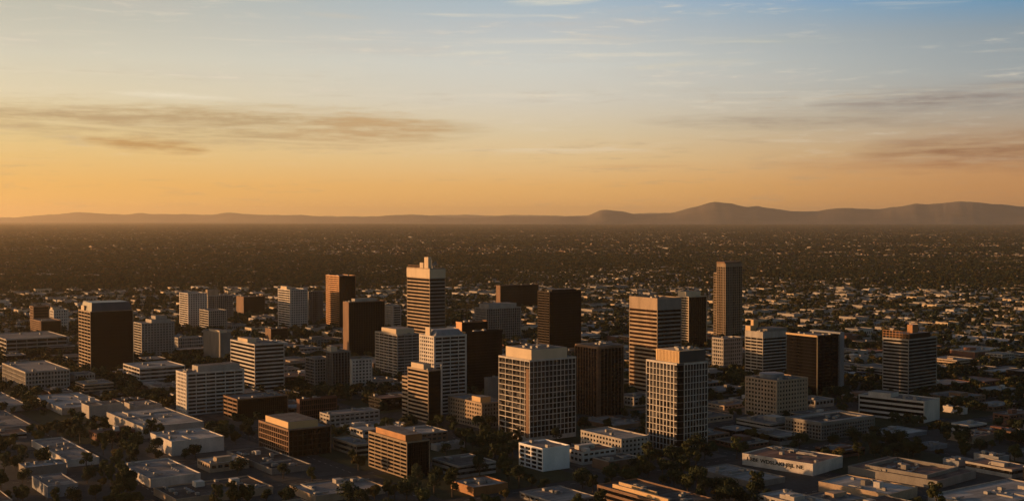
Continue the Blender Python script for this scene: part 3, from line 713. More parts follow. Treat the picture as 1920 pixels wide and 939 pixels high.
std('office_tower', (890, 912, 977, 578, 640), 13, 'fine', 'grid', 'pale_concrete', 'glass', 'broad pale gridded office with tapered roof, left of the black glass tower', 'tapered-roof office', pents=[(.1, .9, .1, .9, 6)], ac=2)
std('office_block', (930, 938, 1010, 535, 582), 9, 'blank', 'curtain', 'brown_panel', 'black_glass', 'dark brown far block with an orange end wall, left of the black glass tower', 'far dark brown block', wr='dark_panel', ac=2)
std('office_block', (611, 623, 657, 659, 736), 14, 'vert', 'vert', 'grey_concrete', 'black_glass', 'central dark ribbed core of the white three-part office, lit hut on top', 'ribbed core tower', cat='office building', pents=[(.0, .35, .2, .9, 5)], pm='cream_panel', ac=1)
std('office_block', (572, 590, 621, 672, 732), 10, 'wide', 'fine', 'pale_concrete', 'glass', 'pale banded left wing beside the ribbed core tower', 'pale left wing', cat='office building', ac=4)
std('office_block', (656, 660, 698, 674, 738), 10, 'fine', 'punch', 'white_paint', 'glass', 'white punched-window right wing beside the ribbed core tower', 'white right wing', cat='office building', ac=3)
std('office_block', (497, 508, 540, 616, 642), 4, 'blank', 'strip', 'brown_panel', 'black_glass', 'small dark block with lit roof edge above the crisp striped tower', 'small dark block', wr='dark_panel', cat='office building', ac=4)
# right hand group
r_, b_, a_, h_ = std(TW, (1397, 1430, 1475, 622, 712), 13, 'wide', 'strip', 'pale_concrete', 'black_glass', 'grey-white banded tower with wide flat roof cap beside the dark glass box', 'flat-capped banded tower', top=7, pents=[(.25, 1.1, .1, .95, 3.2)], pm='grey_concrete', ac=2)
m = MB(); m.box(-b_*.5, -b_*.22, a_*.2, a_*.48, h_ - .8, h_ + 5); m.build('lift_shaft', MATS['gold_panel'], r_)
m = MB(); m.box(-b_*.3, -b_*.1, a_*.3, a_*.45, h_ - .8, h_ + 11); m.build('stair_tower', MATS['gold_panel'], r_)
r_, b_, a_, h_ = std(TW, (1474, 1532, 1573, 629, 742), 18, 'curtain', 'curtain', 'dark_panel', 'black_glass', 'black glass box with orange-lit corner fin and grey end slab', 'dark glass box tower', ac=5)
m = MB(); m.box(-b_/2 - .5, -b_/2 + .3, -a_/2 - .5, -a_/2 + .3, 0, h_ + .3); m.build('sunlit_corner_fin', MATS['gold_panel'], r_)  # gold colour carries the low sunlight on this corner edge
m = MB(); m.box(-b_/2 - .4, -b_/2 - .05, -a_/2 + .4, a_/2, h_ - 1.6, h_ + .2); m.build('sunlit_roof_trim', MATS['gold_panel'], r_)  # gold strip paints sunlight along the left parapet
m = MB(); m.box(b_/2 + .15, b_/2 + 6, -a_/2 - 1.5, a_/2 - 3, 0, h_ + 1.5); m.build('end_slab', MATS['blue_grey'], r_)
r_, b_, a_, h_ = std(TW, (1655, 1703, 1757, 636, 748), 17, 'strip', 'strip', 'pale_concrete', 'black_glass', 'grey striped tower with open roof frame standing alone at the right', 'lone right striped tower', wr='grey_concrete', pents=[(.05, .9, .15, .8, 5)], pm='shadow_brown', ac=3, yaw=40)
m = MB()
for i in range(9):
    y = -a_/2 + a_ * i / 8; m.box(-b_/2 + .3, -b_/2 + .7, y - .2, y + .2, h_, h_ + 7)
for zz in (2.3, 4.6, 7): m.box(-b_/2 + .25, -b_/2 + .75, -a_/2, a_/2, h_ + zz - .2, h_ + zz + .2)
m.box(-b_*.1, b_*.1, -a_*.2, 0, h_ + 4.2, h_ + 12)
m.build('roof_frame', MATS['bronze_panel'], r_)
std('office_block', (1335, 1356, 1392, 634, 700), 9, 'fine', 'fine', 'pale_concrete', 'glass', 'pale mid-rise with lit punched side at the foot of the slender gridded tower', 'pale mid-rise', cat='office building', ac=2)
r_, b_, a_, h_ = std('office_block', (1397, 1456, 1515, 713, 786), 9, 'punch', 'punch', 'tan_stone', 'glass', 'tan punched-window office with orange-lit face and round roof plant', 'tan punched office', cat='office building', ac=6)
m = MB(); m.poly_prism([(math.cos(t)*b_*.28 , a_*.15 + math.sin(t)*a_*.28) for t in np.linspace(0, 6.283, 25)[:-1]], h_ - .8, h_ + 2.6); m.build('round_plant_room', MATS['blue_grey'], r_)
std('office_block', (1610, 1733, 1762, 752, 793), 4, 'strip', 'blank', 'white_paint', 'black_glass', 'long low white banded office in front of the lone right striped tower', 'long low banded office', cat='office building', ac=5, pents=[(.2, .7, .55, .9, 3.5)], pm='white_paint', maxa=150, yaw=46)
r_, b_, a_, h_ = std('office_block', (1472, 1540, 1640, 792, 826), 4, 'fine', 'fine', 'grey_concrete', 'glass', 'square grey office with sunken roof well and pale roof rim', 'roof-well office', cat='office building', ac=6, roof='dark_roof', par=1.8, top=2.8)
m = MB(); ring(m, b_ - 1.2, a_ - 1.2, 6.0, h_ - 1.78, h_ - .6); m.build('roof_rim', MATS['white_roof'], r_)
std('office_block', (840, 903, 946, 755, 804), 6, 'punch', 'fine', 'tan_stone', 'glass', 'low tan office with orange-lit window rows left of the front grid tower', 'low tan office', wr='grey_concrete', cat='office building', pents=[(.1, .55, .1, .35, 4.5)], pm='gold_panel', ac=3)
std('office_block', (908, 914, 938, 708, 780), 1, 'blank', 'blank', 'grey_concrete', 'glass', 'plain grey windowless block rising behind the low tan office', 'plain grey block', cat='building', ac=1)
std('office_block', (485, 541, 621, 805, 858), 5, 'grid', 'grid', 'brown_panel', 'brown_glass', 'brown ribbed office with glowing gold roof hut at lower left of centre', 'gold-hutted brown office', wr='shadow_brown', cat='office building', pents=[(.08, .78, .12, .88, 5)], pm='gold_panel', ac=2, maxa=90)
std('office_block', (691, 763, 806, 828, 898), 9, 'wide', 'mullion', 'warm_concrete', 'black_glass', 'brown office block striped with bright orange bands, front and centre', 'orange-banded office', wr='dark_panel', cat='office building', pents=[(.08, .8, .08, .85, 4.5)], pm='bronze_panel', ac=4)
std('office_block', (418, 445, 540, 748, 790), 5, 'wide', 'mullion', 'brown_panel', 'black_glass', 'long low brown office, its short left end striped orange', 'striped-end brown office', wr='shadow_brown', cat='office building', ac=6, maxb=60)
std('office_block', (556, 562, 632, 748, 790), 4, 'blank', 'mullion', 'red_brick', 'black_glass', 'dark brick low block behind the gold-hutted brown office', 'dark brick block', cat='office building', ac=3)
std('office_block', (624, 668, 700, 833, 856), 2, 'strip', 'strip', 'tan_stone', 'glass', 'small two-storey banded building left of the orange-banded office', 'small banded building', cat='office building', ac=3)
std('office_block', (231, 262, 347, 690, 722), 4, 'wide', 'strip', 'white_paint', 'glass', 'wide low white layered office left of the long white banded block', 'low layered office', cat='office building', ac=3, roof='white_roof')
std('office_block', (-14, 48, 131, 697, 738), 5, 'vert', 'fine', 'pale_concrete', 'glass', 'grey gridded office at the left edge of the city, lit end fins', 'left-edge gridded office', cat='office building', ac=5)
std('office_block', (128, 140, 178, 702, 726), 3, 'fine', 'fine', 'pale_concrete', 'glass', 'small grey annex joined beside the left-edge gridded office', 'small grey annex', cat='office building', ac=2)
std('parking_garage', (-20, 12, 126, 636, 668), 4, 'deck', 'deck', 'pale_concrete', 'black_glass', 'long grey layered parking garage near the left edge', 'left parking garage', cat='parking garage', ac=2)
std('office_block', (326, 334, 380, 633, 660), 4, 'fine', 'fine', 'pale_concrete', 'glass', 'pale low office seen right of the stepped-roof grey tower', 'pale low office', cat='office building', ac=2)
r_, b_, a_, h_ = std('office_block', (973, 1018, 1068, 840, 884), 5, 'big', 'blank', 'bright_paint', 'glass', 'small bright white cube building at the foot of the cream-crowned tower', 'white cube building', cat='building', ac=2, piers_l=None, pane=False)
std('parking_garage', (1089, 1165, 1216, 822, 860), 4, 'punch', 'punch', 'pale_concrete', 'black_glass', 'white four-level parking garage left of the rounded-corner grid tower', 'white parking garage', cat='parking garage', ac=2, roof='white_roof')
# bottom centre roof with orange stripes
r_, b_, a_, h_ = std('office_block', (1120, 1258, 1334, 946, 986), 3, 'strip', 'strip', 'brown_panel', 'black_glass', 'brown roof building cut by the bottom frame edge, orange-striped left wall', 'bottom brown-roofed building', cat='office building', ac=8, roof='dark_roof')
m = MB(); m.box(-b_*.38, -b_*.33, -a_*.40, a_*.35, h_ - .85, h_ + 1.6); m.box(-b_*.1, -b_*.07, -a_*.1, a_*.42, h_ - .85, h_ + 1.0); m.build('roof_duct', MATS['gold_panel'], r_)

# --- foreground and mid-ground low buildings --------------------------------------------------
def low(px, wm, roof, label, short, ac=3, par=.7, win=None, cat='warehouse', name='warehouse', **kw):
    sl, sr, nf = win or ('blank', 'blank', 1)
    return std(name, px, nf, sl, sr, wm, 'glass', label, short, cat=cat, ac=ac, roof=roof, par=par, top=1.2, **kw)
low((282, 322, 420, 827, 855), 'white_paint', 'white_roof', 'white windowless box warehouse with pale roof at lower left', 'white box warehouse', ac=3)
low((200, 268, 382, 800, 822), 'pale_concrete', 'white_roof', 'long pale hall with notched left end behind the white box warehouse', 'long pale hall', ac=4)
low((225, 282, 376, 897, 914), 'white_paint', 'gravel_roof', 'low white-edged hall with grey roof below the white box warehouse', 'white-edged hall', ac=3)
low((60, 90, 146, 911, 934), 'blue_grey', 'gravel_roof', 'small grey flat-roofed house in trees at the bottom left', 'small grey house', ac=2, cat='house', name='house')
low((48, 126, 186, 862, 876), 'white_paint', 'gravel_roof', 'white-rimmed flat roof building above the small grey house', 'white-rimmed building', ac=3)
low((35, 48, 125, 876, 897), 'grey_concrete', 'white_roof', 'low grey building with pale strip roof at the left edge', 'pale strip-roof building', ac=2)
low((52, 116, 206, 765, 778), 'pale_concrete', 'white_roof', 'broad flat-roofed store below the left-edge gridded office', 'broad flat store', ac=5, cat='store', name='store')
low((-60, -8, 50, 762, 774), 'pale_concrete', 'gravel_roof', 'flat pale roof cut by the left frame edge beside broad flat store', 'left edge store', ac=2, cat='store', name='store')
low((-70, -10, 60, 802, 812), 'grey_concrete', 'gravel_roof', 'low grey roof at the left edge under the flat stores', 'left edge low roof', ac=2)
low((288, 330, 512, 935, 950), 'tan_stone', 'dark_roof', 'wide dark roof with pipes and lit rim at the bottom edge, left half', 'wide dark bottom roof', ac=9)
low((543, 592, 722, 929, 944), 'tan_stone', 'gravel_roof', 'long grey flat-roofed hall at the bottom, below the orange-banded office', 'long grey hall', ac=3)
low((425, 510, 583, 878, 890), 'grey_concrete', 'dark_roof', 'dark ribbed flat roof below the gold-hutted brown office', 'dark ribbed roof building', ac=7)
low((808, 820, 872, 834, 846), 'pale_concrete', 'white_roof', 'small pale flat roof right of the orange-banded office', 'small pale roof', ac=2)
low((845, 888, 952, 913, 930), 'bronze_panel', 'gravel_roof', 'grey-roofed building with glowing orange side near the bottom centre', 'orange-sided low building', ac=4)
low((1085, 1150, 1205, 798, 806), 'brown_panel', 'gravel_roof', 'flat brownish roof behind the white parking garage', 'brownish flat roof', ac=5)
low((1625, 1680, 1738, 816, 824), 'blue_grey', 'white_roof', 'pale blue-grey roof below the long low banded office', 'blue-grey roof building', ac=1)
low((1715, 1745, 1776, 836, 845), 'blue_grey', 'gravel_roof', 'small grey roof in trees right of the blue-grey roof building', 'small grey roof', ac=1)
low((1768, 1798, 1824, 864, 874), 'blue_grey', 'white_roof', 'small bluish building among dark trees at the right', 'small bluish building', ac=2)
low((1826, 1872, 1892, 856, 876), 'blue_grey', 'gravel_roof', 'boxy grey building near the right edge beyond the courtyard roof', 'boxy grey building', ac=2)
low((1768, 1806, 1814, 765, 777), 'white_paint', 'white_roof', 'little white building beside the right end of the long low banded office', 'little white building', ac=1)
low((1862, 1884, 1925, 776, 786), 'blue_grey', 'white_roof', 'pale low building at the right edge, level with the low banded office', 'right edge pale building', ac=1)
r_, b_, a_, h_ = low((1392, 1524, 1580, 869, 892), 'white_paint', 'red_roof', 'low white building lettered along its left wall, reddish roof', 'lettered white building', ac=4, maxa=150, yaw=46)
cu = bpy.data.curves.new('lettering', 'FONT'); cu.body = 'I BBE WDSLAKI JBJL NE'; cu.size = 7.0; cu.extrude = .08; cu.offset = .10; cu.align_x = 'CENTER'
to = bpy.data.objects.new('tmp_text', cu); col.objects.link(to); bpy.context.view_layer.update()
me = bpy.data.meshes.new_from_object(to.evaluated_get(bpy.context.evaluated_depsgraph_get())); bpy.data.objects.remove(to)
xs_ = [v.co.x for v in me.vertices]; wid = max(xs_) - min(xs_); k_ = a_ * .80 / wid
for v in me.vertices: v.co.x *= k_; v.co.y *= .5
me.materials.clear(); me.materials.append(MATS['dark_panel'])
lo_ = link('lettering', me, r_, (-b_/2 - .1, a_ * .03, h_ * .44)); lo_.rotation_euler = (math.pi/2, 0, -math.pi/2)
low((1535, 1668, 1720, 926, 946), 'tan_stone', 'white_roof', 'long tan-walled warehouse with pale roof, bottom right', 'long tan-walled warehouse', ac=3, maxa=160, yaw=42)
r_, b_, a_, h_ = low((1590, 1757, 1830, 901, 917), 'grey_concrete', 'red_roof', 'large reddish courtyard roof building behind the tan-walled warehouse', 'courtyard roof building', ac=4, maxa=160, maxb=80, yaw=42)
m = MB(); ring(m, b_*.8, a_*.7, 1.2, h_ - .66, h_ + 1.6); m.build('courtyard_wall', MATS['grey_concrete'], r_)
low((1740, 1850, 2000, 950, 966), 'pale_concrete', 'white_roof', 'pale rounded-looking roof cut by the bottom right corner', 'bottom right roof', ac=3)
low((1305, 1412, 1472, 903, 915), 'grey_concrete', 'gravel_roof', 'broken-up grey roof left of the lettered white building, in trees', 'broken grey roof', ac=4, maxa=140)
low((1760, 1816, 1838, 678, 688), 'gold_panel', 'white_roof', 'long orange-lit store right of the lone right striped tower', 'orange-lit store', ac=2, cat='store', name='store', win=('strip', 'blank', 2))
low((1775, 1852, 1890, 657, 665), 'tan_stone', 'white_roof', 'row of orange-lit walls above the orange-lit store', 'orange-lit row', ac=3, cat='store', name='store', maxa=200)
low((1758, 1880, 1912, 640, 648), 'pale_concrete', 'white_roof', 'long thin white roof stretching to the right frame edge', 'long thin white roof', ac=2, cat='store', name='store', maxa=240)

NHERO = len(FOOT)
def corners(f, mg=0.0):
    _, x, y, hb, ha, yw, _h = f
    c, s_ = math.cos(yw), math.sin(yw); hb += mg; ha += mg
    return [(x + c*i*hb - s_*j*ha, y + s_*i*hb + c*j*ha) for i, j in ((-1,-1),(1,-1),(1,1),(-1,1))]
def overlap(f, g_, mg=0.0):
    A, B = corners(f, mg), corners(g_)
    for yw in (f[5], f[5] + math.pi/2, g_[5], g_[5] + math.pi/2):
        ax = (math.cos(yw), math.sin(yw))
        pa = [p[0]*ax[0] + p[1]*ax[1] for p in A]; pb = [p[0]*ax[0] + p[1]*ax[1] for p in B]
        if max(pa) < min(pb) or max(pb) < min(pa): return False
    return True
for i in range(NHERO):
    for j in range(i):
        if overlap(FOOT[i], FOOT[j]): print('OVERLAP', FOOT[i][0], '|', FOOT[j][0])

# ------------------------------------------------------------------ streets, blocks and ordinary buildings
def uv(u, v): return (u * D2[0] + v * D1[0], u * D2[1] + v * D1[1])
def in_view(x, y, m_=0.0):
    return y > 0 and abs(math.degrees(math.atan2(x, y))) < 22.6 + m_
PU, PV, SW = 128.0, 104.0, 17.0
blocks = []
for iu in range(-30, 45):
    for iv in range(-30, 45):
        u, v = iu * PU, iv * PV; x, y = uv(u + PU/2, v + PV/2); d = math.hypot(x, y)
        if 600 < d < 3000 and in_view(x, y, 5.0): blocks.append((u, v, d))
rd = MB()
xs = [-1600, 1600]
us = [b[0] for b in blocks]; vs2 = [b[1] for b in blocks]
q = [uv(min(us)-20, min(vs2)-20), uv(max(us)+PU+20, min(vs2)-20), uv(max(us)+PU+20, max(vs2)+PV+20), uv(min(us)-20, max(vs2)+PV+20)]
rd.v = [(x, y, 0.03) for x, y in q]; rd.f = [(0,1,2,3)]; rd.mi = [0]
tag(rd.build('road', MATS['asphalt']), kind='structure')
pv = MB(); mk = MB()
PVM = [MATS['pavement'], MATS['car_park_asphalt'], MATS['yard_grass']]
for u, v, d in blocks:
    p = [uv(u+SW/2, v+SW/2), uv(u+PU-SW/2, v+SW/2), uv(u+PU-SW/2, v+PV-SW/2), uv(u+SW/2, v+PV-SW/2)]
    n = pv.n; pv.v += [(a_, b_, 0.0) for a_, b_ in p] + [(a_, b_, 0.16) for a_, b_ in p]
    for fc in BOXF: pv.f.append(tuple(fc + n))
    pv.mi += [random.choice([0, 1, 2, 2])] * 6; pv.n += 8
    if d < 1500:
        for k in range(12):
            p = [uv(u + SW/2 + k*9.0, v - .12), uv(u + SW/2 + k*9.0 + 4, v - .12), uv(u + SW/2 + k*9.0 + 4, v + .12), uv(u + SW/2 + k*9.0, v + .12)]
            mk.v += [(a_, b_, 0.06) for a_, b_ in p]; mk.f.append(tuple(range(mk.n, mk.n + 4))); mk.n += 4; mk.mi.append(0)
        for k in range(9):
            p = [uv(u - .12, v + SW/2 + k*9.0), uv(u + .12, v + SW/2 + k*9.0), uv(u + .12, v + SW/2 + k*9.0 + 4), uv(u - .12, v + SW/2 + k*9.0 + 4)]
            mk.v += [(a_, b_, 0.06) for a_, b_ in p]; mk.f.append(tuple(range(mk.n, mk.n + 4))); mk.n += 4; mk.mi.append(0)
tag(pv.build('pavement', PVM), kind='structure')
tag(mk.build('road_markings', MATS['road_paint']), kind='structure')

fr = random.Random(21)
GREEN = [(40, 785, 300, 860), (110, 850, 300, 935), (345, 795, 480, 850), (-40, 870, 110, 938), (860, 815, 960, 880), (1200, 850, 1330, 900), (1560, 790, 1720, 850), (1640, 830, 1900, 885), (1060, 885, 1260, 960)]
lots = []; open_spots = []
for u, v, d in blocks:
    nu = fr.choice([2, 3, 3]); nv = fr.choice([2, 2, 3])
    if d > 1300: nu = fr.choice([2, 3, 3]); nv = fr.choice([2, 3])
    wu, wv = (PU - SW - 6) / nu, (PV - SW - 6) / nv
    for i in range(nu):
        for j in range(nv):
            cu_, cv_ = u + SW/2 + 3 + wu*(i + .5), v + SW/2 + 3 + wv*(j + .5)
            x, y = uv(cu_, cv_); dd = math.hypot(x, y)
            if not in_view(x, y, 1.5) or dd < 690: continue
            bw, bd = wu * fr.uniform(.55, .93), wv * fr.uniform(.55, .92)
            h = fr.choice([4, 4.5, 5, 6, 7, 8, 9, 11])
            f = ('lot', x, y, bw/2, bd/2, YAW, h)
            px_, py_ = proj(x, y, 0)
            if any(a0 < px_ < a1 and b0 < py_ < b1 and fr.random() < .85 for a0, b0, a1, b1 in GREEN):
                open_spots.append((x, y, wu, wv)); continue
            if any(overlap(f, g_, 3.0) for g_ in FOOT) or fr.random() < (.07 if dd < 1250 else .16):
                open_spots.append((x, y, wu, wv)); continue
            lots.append((dd, x, y, bw, bd, h))
lots.sort()
near_lots, far_lots = lots[:298], lots[298:]
print('lots', len(lots), 'far from', far_lots[0][0] if far_lots else None, 'open', len(open_spots))

ORD = ['nearest', 'second', 'third', 'fourth', 'fifth', 'sixth', 'seventh', 'eighth', 'ninth', 'tenth', 'eleventh', 'twelfth', 'thirteenth', 'fourteenth', 'fifteenth', 'sixteenth', 'seventeenth', 'eighteenth', 'nineteenth', 'twentieth']
def ordn(i):
    if i < 20: return ORD[i]
    t = ['', '', 'twenty', 'thirty', 'forty', 'fifty', 'sixty', 'seventy', 'eighty', 'ninety'][(i + 1) // 10]
    return t + '-' + ['', 'first', 'second', 'third', 'fourth', 'fifth', 'sixth', 'seventh', 'eighth', 'ninth'][(i + 1) % 10] if (i + 1) % 10 else t[:-1] + 'ieth'
def relation(x, y, z=4):
    px, py = proj(x, y, z); d = math.hypot(x, y)
    best = min(LAND, key=lambda L_: abs(L_[1] - px) + abs(L_[2] - d) * .35)
    if best[2] - d > 25 and abs(px - best[1]) < best[3] * 1.2: rel = 'in front of'
    elif d - best[2] > 25 and abs(px - best[1]) < best[3] * 1.2: rel = 'behind'
    else: rel = 'left of' if px < best[1] else 'right of'
    return rel, best[0]
def relabel(items, noun):
    """items: (root, dist, x, y, adjectives) -> label with the rank by distance among those with the same relation"""
    by = {}
    for it in items: by.setdefault((relation(it[2], it[3]), it[4]), []).append(it)
    for (rel, adj), L_ in by.items():
        L_.sort(key=lambda t: t[1])
        for i, it in enumerate(L_):
            if len(L_) == 1: it[0]['label'] = f'{adj} {noun} {rel[0]} the {rel[1]}'
            else: it[0]['label'] = f'{adj} {noun} {rel[0]} {rel[1]}, {ordn(i)} in depth'
WALLS = [('white_paint', 'white-walled'), ('pale_concrete', 'pale grey'), ('pale_concrete', 'pale grey'), ('grey_concrete', 'mid grey'), ('tan_stone', 'tan'), ('brown_panel', 'brown'), ('red_brick', 'red brick'), ('dark_panel', 'dark')]
ROOFS = [('gravel_roof', 'grey roof'), ('gravel_roof', 'grey roof'), ('dark_roof', 'dark roof'), ('white_roof', 'pale roof'), ('red_roof', 'reddish roof')]
items = []
for dd, x, y, bw, bd, h in near_lots:
    root = empty('low_rise_building', (x, y, 0.15), YAW + (math.pi/2 if fr.random() < .0 else 0))
    wm, wn = fr.choice(WALLS); rm, rn = fr.choice(ROOFS)
    n = max(1, int(h // 3.6))
    sty = fr.choice(['strip', 'fine', 'punch', 'blank', 'wide'])
    X1, Y1 = bw/2, bd/2
    wall = MB()
    if sty == 'blank': wall.box(-X1, X1, -Y1, Y1, 0, h - .8)
    else:
        wall.box(-X1+.25, X1-.25, -Y1+.25, Y1-.25, 0, h - .8)
        for k in range(n):
            zb = k * (h - .8) / n; z1_ = zb + (h - .8) / n * (.5 if sty != 'wide' else .4)
            ring(wall, bw, bd, .24, zb, z1_)
        ring(wall, bw, bd, .24, h - 1.4, h - .8, .01)
        if sty in ('fine', 'punch'):
            nb = int(bw / 4.5)
            for i in range(nb + 1):
                p = -X1 + (bw - 1.4) * i / max(1, nb); wall.box(p, p + 1.4, -Y1 - .02, -Y1 + .22, 0, h - 1)
            nb = int(bd / 4.5)
            for i in range(nb + 1):
                p = -Y1 + (bd - 1.4) * i / max(1, nb); wall.box(-X1 - .02, -X1 + .22, p, p + 1.4, 0, h - 1)
    wall.build('wall', MATS[wm], root)
    if sty != 'blank':
        for k in range(n):
            zb = k * (h - .8) / n + (h - .8) / n * .48; z1_ = (k + 1) * (h - .8) / n
            gl = MB(); ring(gl, bw - .30, bd - .30, .12, zb, min(z1_, h - 1.3)); gl.build('window_band', MATS['glass'], root)
    rf = MB(); rf.box(-X1 + .3, X1 - .3, -Y1 + .3, Y1 - .3, h - .8, h - .55); rf.build('roof', MATS[rm], root)
    pa = MB(); ring(pa, bw, bd, .3, h - .8, h, .04); pa.build('parapet', MATS[wm if fr.random() < .6 else 'pale_concrete'], root)
    if fr.random() < .35:
        w_, d_ = bw * fr.uniform(.2, .5), bd * fr.uniform(.2, .5); ox, oy = fr.uniform(-.2, .2) * bw, fr.uniform(-.2, .2) * bd
        ph = MB(); ph.box(ox - w_/2, ox + w_/2, oy - d_/2, oy + d_/2, h - .55, h + fr.uniform(1, 3)); ph.build('penthouse', MATS[wm], root)
    if dd < 1350: roof_extras(root, bw, bd, h - .55, fr)
    rooftop(root, bw, bd, h - .55, fr.choice([1, 2, 3, 4, 5]) if dd < 1300 else fr.choice([0, 1, 2]), (), fr)
    tag(root, 'x', 'building', 'ordinary low-rise buildings between the towers')
    FOOT.append(('lot', x, y, bw/2, bd/2, YAW, h))
    items.append((root, dd, x, y, f'{wn} {rn}'))
relabel(items, 'low building')

# ------------------------------------------------------------------ trees
def crown_mesh(name, seed, hgt, rad, nq, qs, mat, lobes=11):
    r = np.random.default_rng(seed); c = []
    for i in range(lobes):
        a = r.random() * 6.28; rr_ = rad * (.15 + .6 * r.random() ** .7)
        c.append((math.cos(a) * rr_, math.sin(a) * rr_, hgt * (.36 + .5 * r.random()), rad * (.28 + .26 * r.random())))
    c.append((0, 0, hgt * .78, rad * .42))
    v = []; f = []
    for i in range(nq):
        cx, cy, cz, cr = c[r.integers(len(c))]
        d = r.normal(size=3); d /= np.linalg.norm(d); rad_ = cr * (.55 + .5 * r.random() ** .5)
        p = np.array([cx, cy, cz]) + d * rad_ * np.array([1, 1, .8])
        nrm = d + r.normal(size=3) * .55; nrm /= np.linalg.norm(nrm)
        t = np.cross(nrm, r.normal(size=3)); t /= np.linalg.norm(t); b2 = np.cross(nrm, t)
        s_ = qs * (.6 + .8 * r.random()); n = len(v)
        v += [tuple(p + t*s_), tuple(p + b2*s_*.7), tuple(p - t*s_*.9), tuple(p - b2*s_*.75)]; f.append((n, n+1, n+2, n+3))
    me = bpy.data.meshes.new(name); me.from_pydata(v, [], f); me.materials.append(MATS[mat]); return me
def trunk_mesh(seed, hgt, rad):
    r = random.Random(seed); m = MB()
    def limb(p, q, r0, r1):
        n = 6; base = m.n
        d = Vector(q) - Vector(p); a = d.orthogonal().normalized(); b2 = d.cross(a).normalized()
        for pp, rr_ in ((Vector(p), r0), (Vector(q), r1)):
            for i in range(n):
                t = 2*math.pi*i/n; w_ = pp + a*math.cos(t)*rr_ + b2*math.sin(t)*rr_; m.v.append(tuple(w_))
        for i in range(n): m.f.append((base+i, base+(i+1)%n, base+n+(i+1)%n, base+n+i)); m.mi.append(0)
        m.n += 2*n
    top = (r.uniform(-.4, .4), r.uniform(-.4, .4), hgt*.42); limb((0, 0, -.1), top, hgt*.035, hgt*.024)
    for i in range(6):
        a = i*1.05 + r.random(); e = (math.cos(a)*rad*.6, math.sin(a)*rad*.6, hgt*r.uniform(.55, .78)); limb(top, e, hgt*.016, hgt*.006)
    me = m.mesh('trunk'); me.materials.append(MATS['bark']); return me
KINDS = []
for i, (hg, rd_, mt, adj) in enumerate([(11, 5.2, 'leaf', 'broad olive'), (14, 5.6, 'leaf_dark', 'tall dark'), (9, 4.4, 'leaf_dry', 'small yellow-brown'), (12, 6.6, 'leaf_dark', 'wide dark'), (16, 4.6, 'leaf', 'tall slim olive')]):
    KINDS.append((crown_mesh('crown', 40 + i, hg, rd_, 1500, .50, mt), trunk_mesh(60 + i, hg, rd_), adj, rd_))
tr = random.Random(5)
cand = []
def blocked(x, y, r_, hero=0.0):
    for fi, f in enumerate(FOOT):
        dx, dy = x - f[1], y - f[2]
        if abs(dx) > 160 or abs(dy) > 160: continue
        c, s_ = math.cos(f[5]), math.sin(f[5]); lx, ly = dx*c + dy*s_, -dx*s_ + dy*c
        e_ = r_ + (hero if fi < NHERO else 0)
        if abs(lx) < f[3] + e_ and abs(ly) < f[4] + e_: return True
    return False
for x, y, wu, wv in open_spots:
    if math.hypot(x, y) > 1500: continue
    for _ in range(tr.choice([4, 6, 8, 11])):
        a, b2 = tr.uniform(-.46, .46) * wu, tr.uniform(-.46, .46) * wv
        cand.append((x + a*D2[0] + b2*D1[0], y + a*D2[1] + b2*D1[1]))
for u, v, d in blocks:
    if d < 1500:
        for k in range(tr.choice([4, 7, 10])):
            if tr.random() < .5: p = uv(u + tr.uniform(0, PU), v + tr.choice([SW/2 + 2, PV - SW/2 - 2]))
            else: p = uv(u + tr.choice([SW/2 + 2, PU - SW/2 - 2]), v + tr.uniform(0, PV))
            cand.append(p)
# the tree belt at the lower left of the photograph and the clumps at the lower right
for (xa, ya, xb, yb, n) in ((60, 790, 300, 850, 46), (120, 845, 290, 905, 30), (350, 800, 480, 840, 22), (0, 880, 110, 938, 16), (200, 915, 330, 938, 12), (430, 905, 560, 938, 6), (820, 870, 850, 935, 3), (860, 815, 960, 870, 22), (930, 900, 1110, 938, 10), (1200, 845, 1330, 885, 22), (1240, 880, 1300, 905, 6), (1330, 905, 1450, 938, 22), (1560, 790, 1720, 860, 26), (1640, 825, 1860, 880, 26), (1180, 860, 1200, 900, 3), (1380, 760, 1470, 830, 22)):
    for _ in range(n):
        cand.append(ground_at(tr.uniform(xa, xb), tr.uniform(ya, yb) + 12))
good = []
for x, y in cand:
    d = math.hypot(x, y); qx, qy = proj(x, y, 0)
    if 1385 < qx < 1560 and 884 < qy < 932 or 960 < qx < 1085 and 880 < qy < 912 or 1060 < qx < 1215 and 858 < qy < 880: continue
    if d > 690 and in_view(x, y, .8) and not blocked(x, y, 2.6, 9.0) and all((x-a)**2 + (y-b)**2 > 30 for a, b in good): good.append((x, y))
good.sort(key=lambda p: math.hypot(*p))
titems = []
for x, y in good[:295]:
    cm, tm, adj, rr_ = KINDS[tr.choices(range(5), [4, 3, 2, 3, 2])[0]]
    root = empty('tree', (x, y, 0.1), tr.random()*6.28); s_ = tr.uniform(.65, 1.15); root.scale = (s_, s_, s_ * tr.uniform(.85, 1.15))
    link('trunk', tm, root); link('crown', cm, root)
    tag(root, 'x', 'tree', 'trees between the near buildings')
    titems.append((root, math.hypot(x, y), x, y, adj))
relabel(titems, 'tree')
print('trees', len(good), 'last near', titems[-1][1])

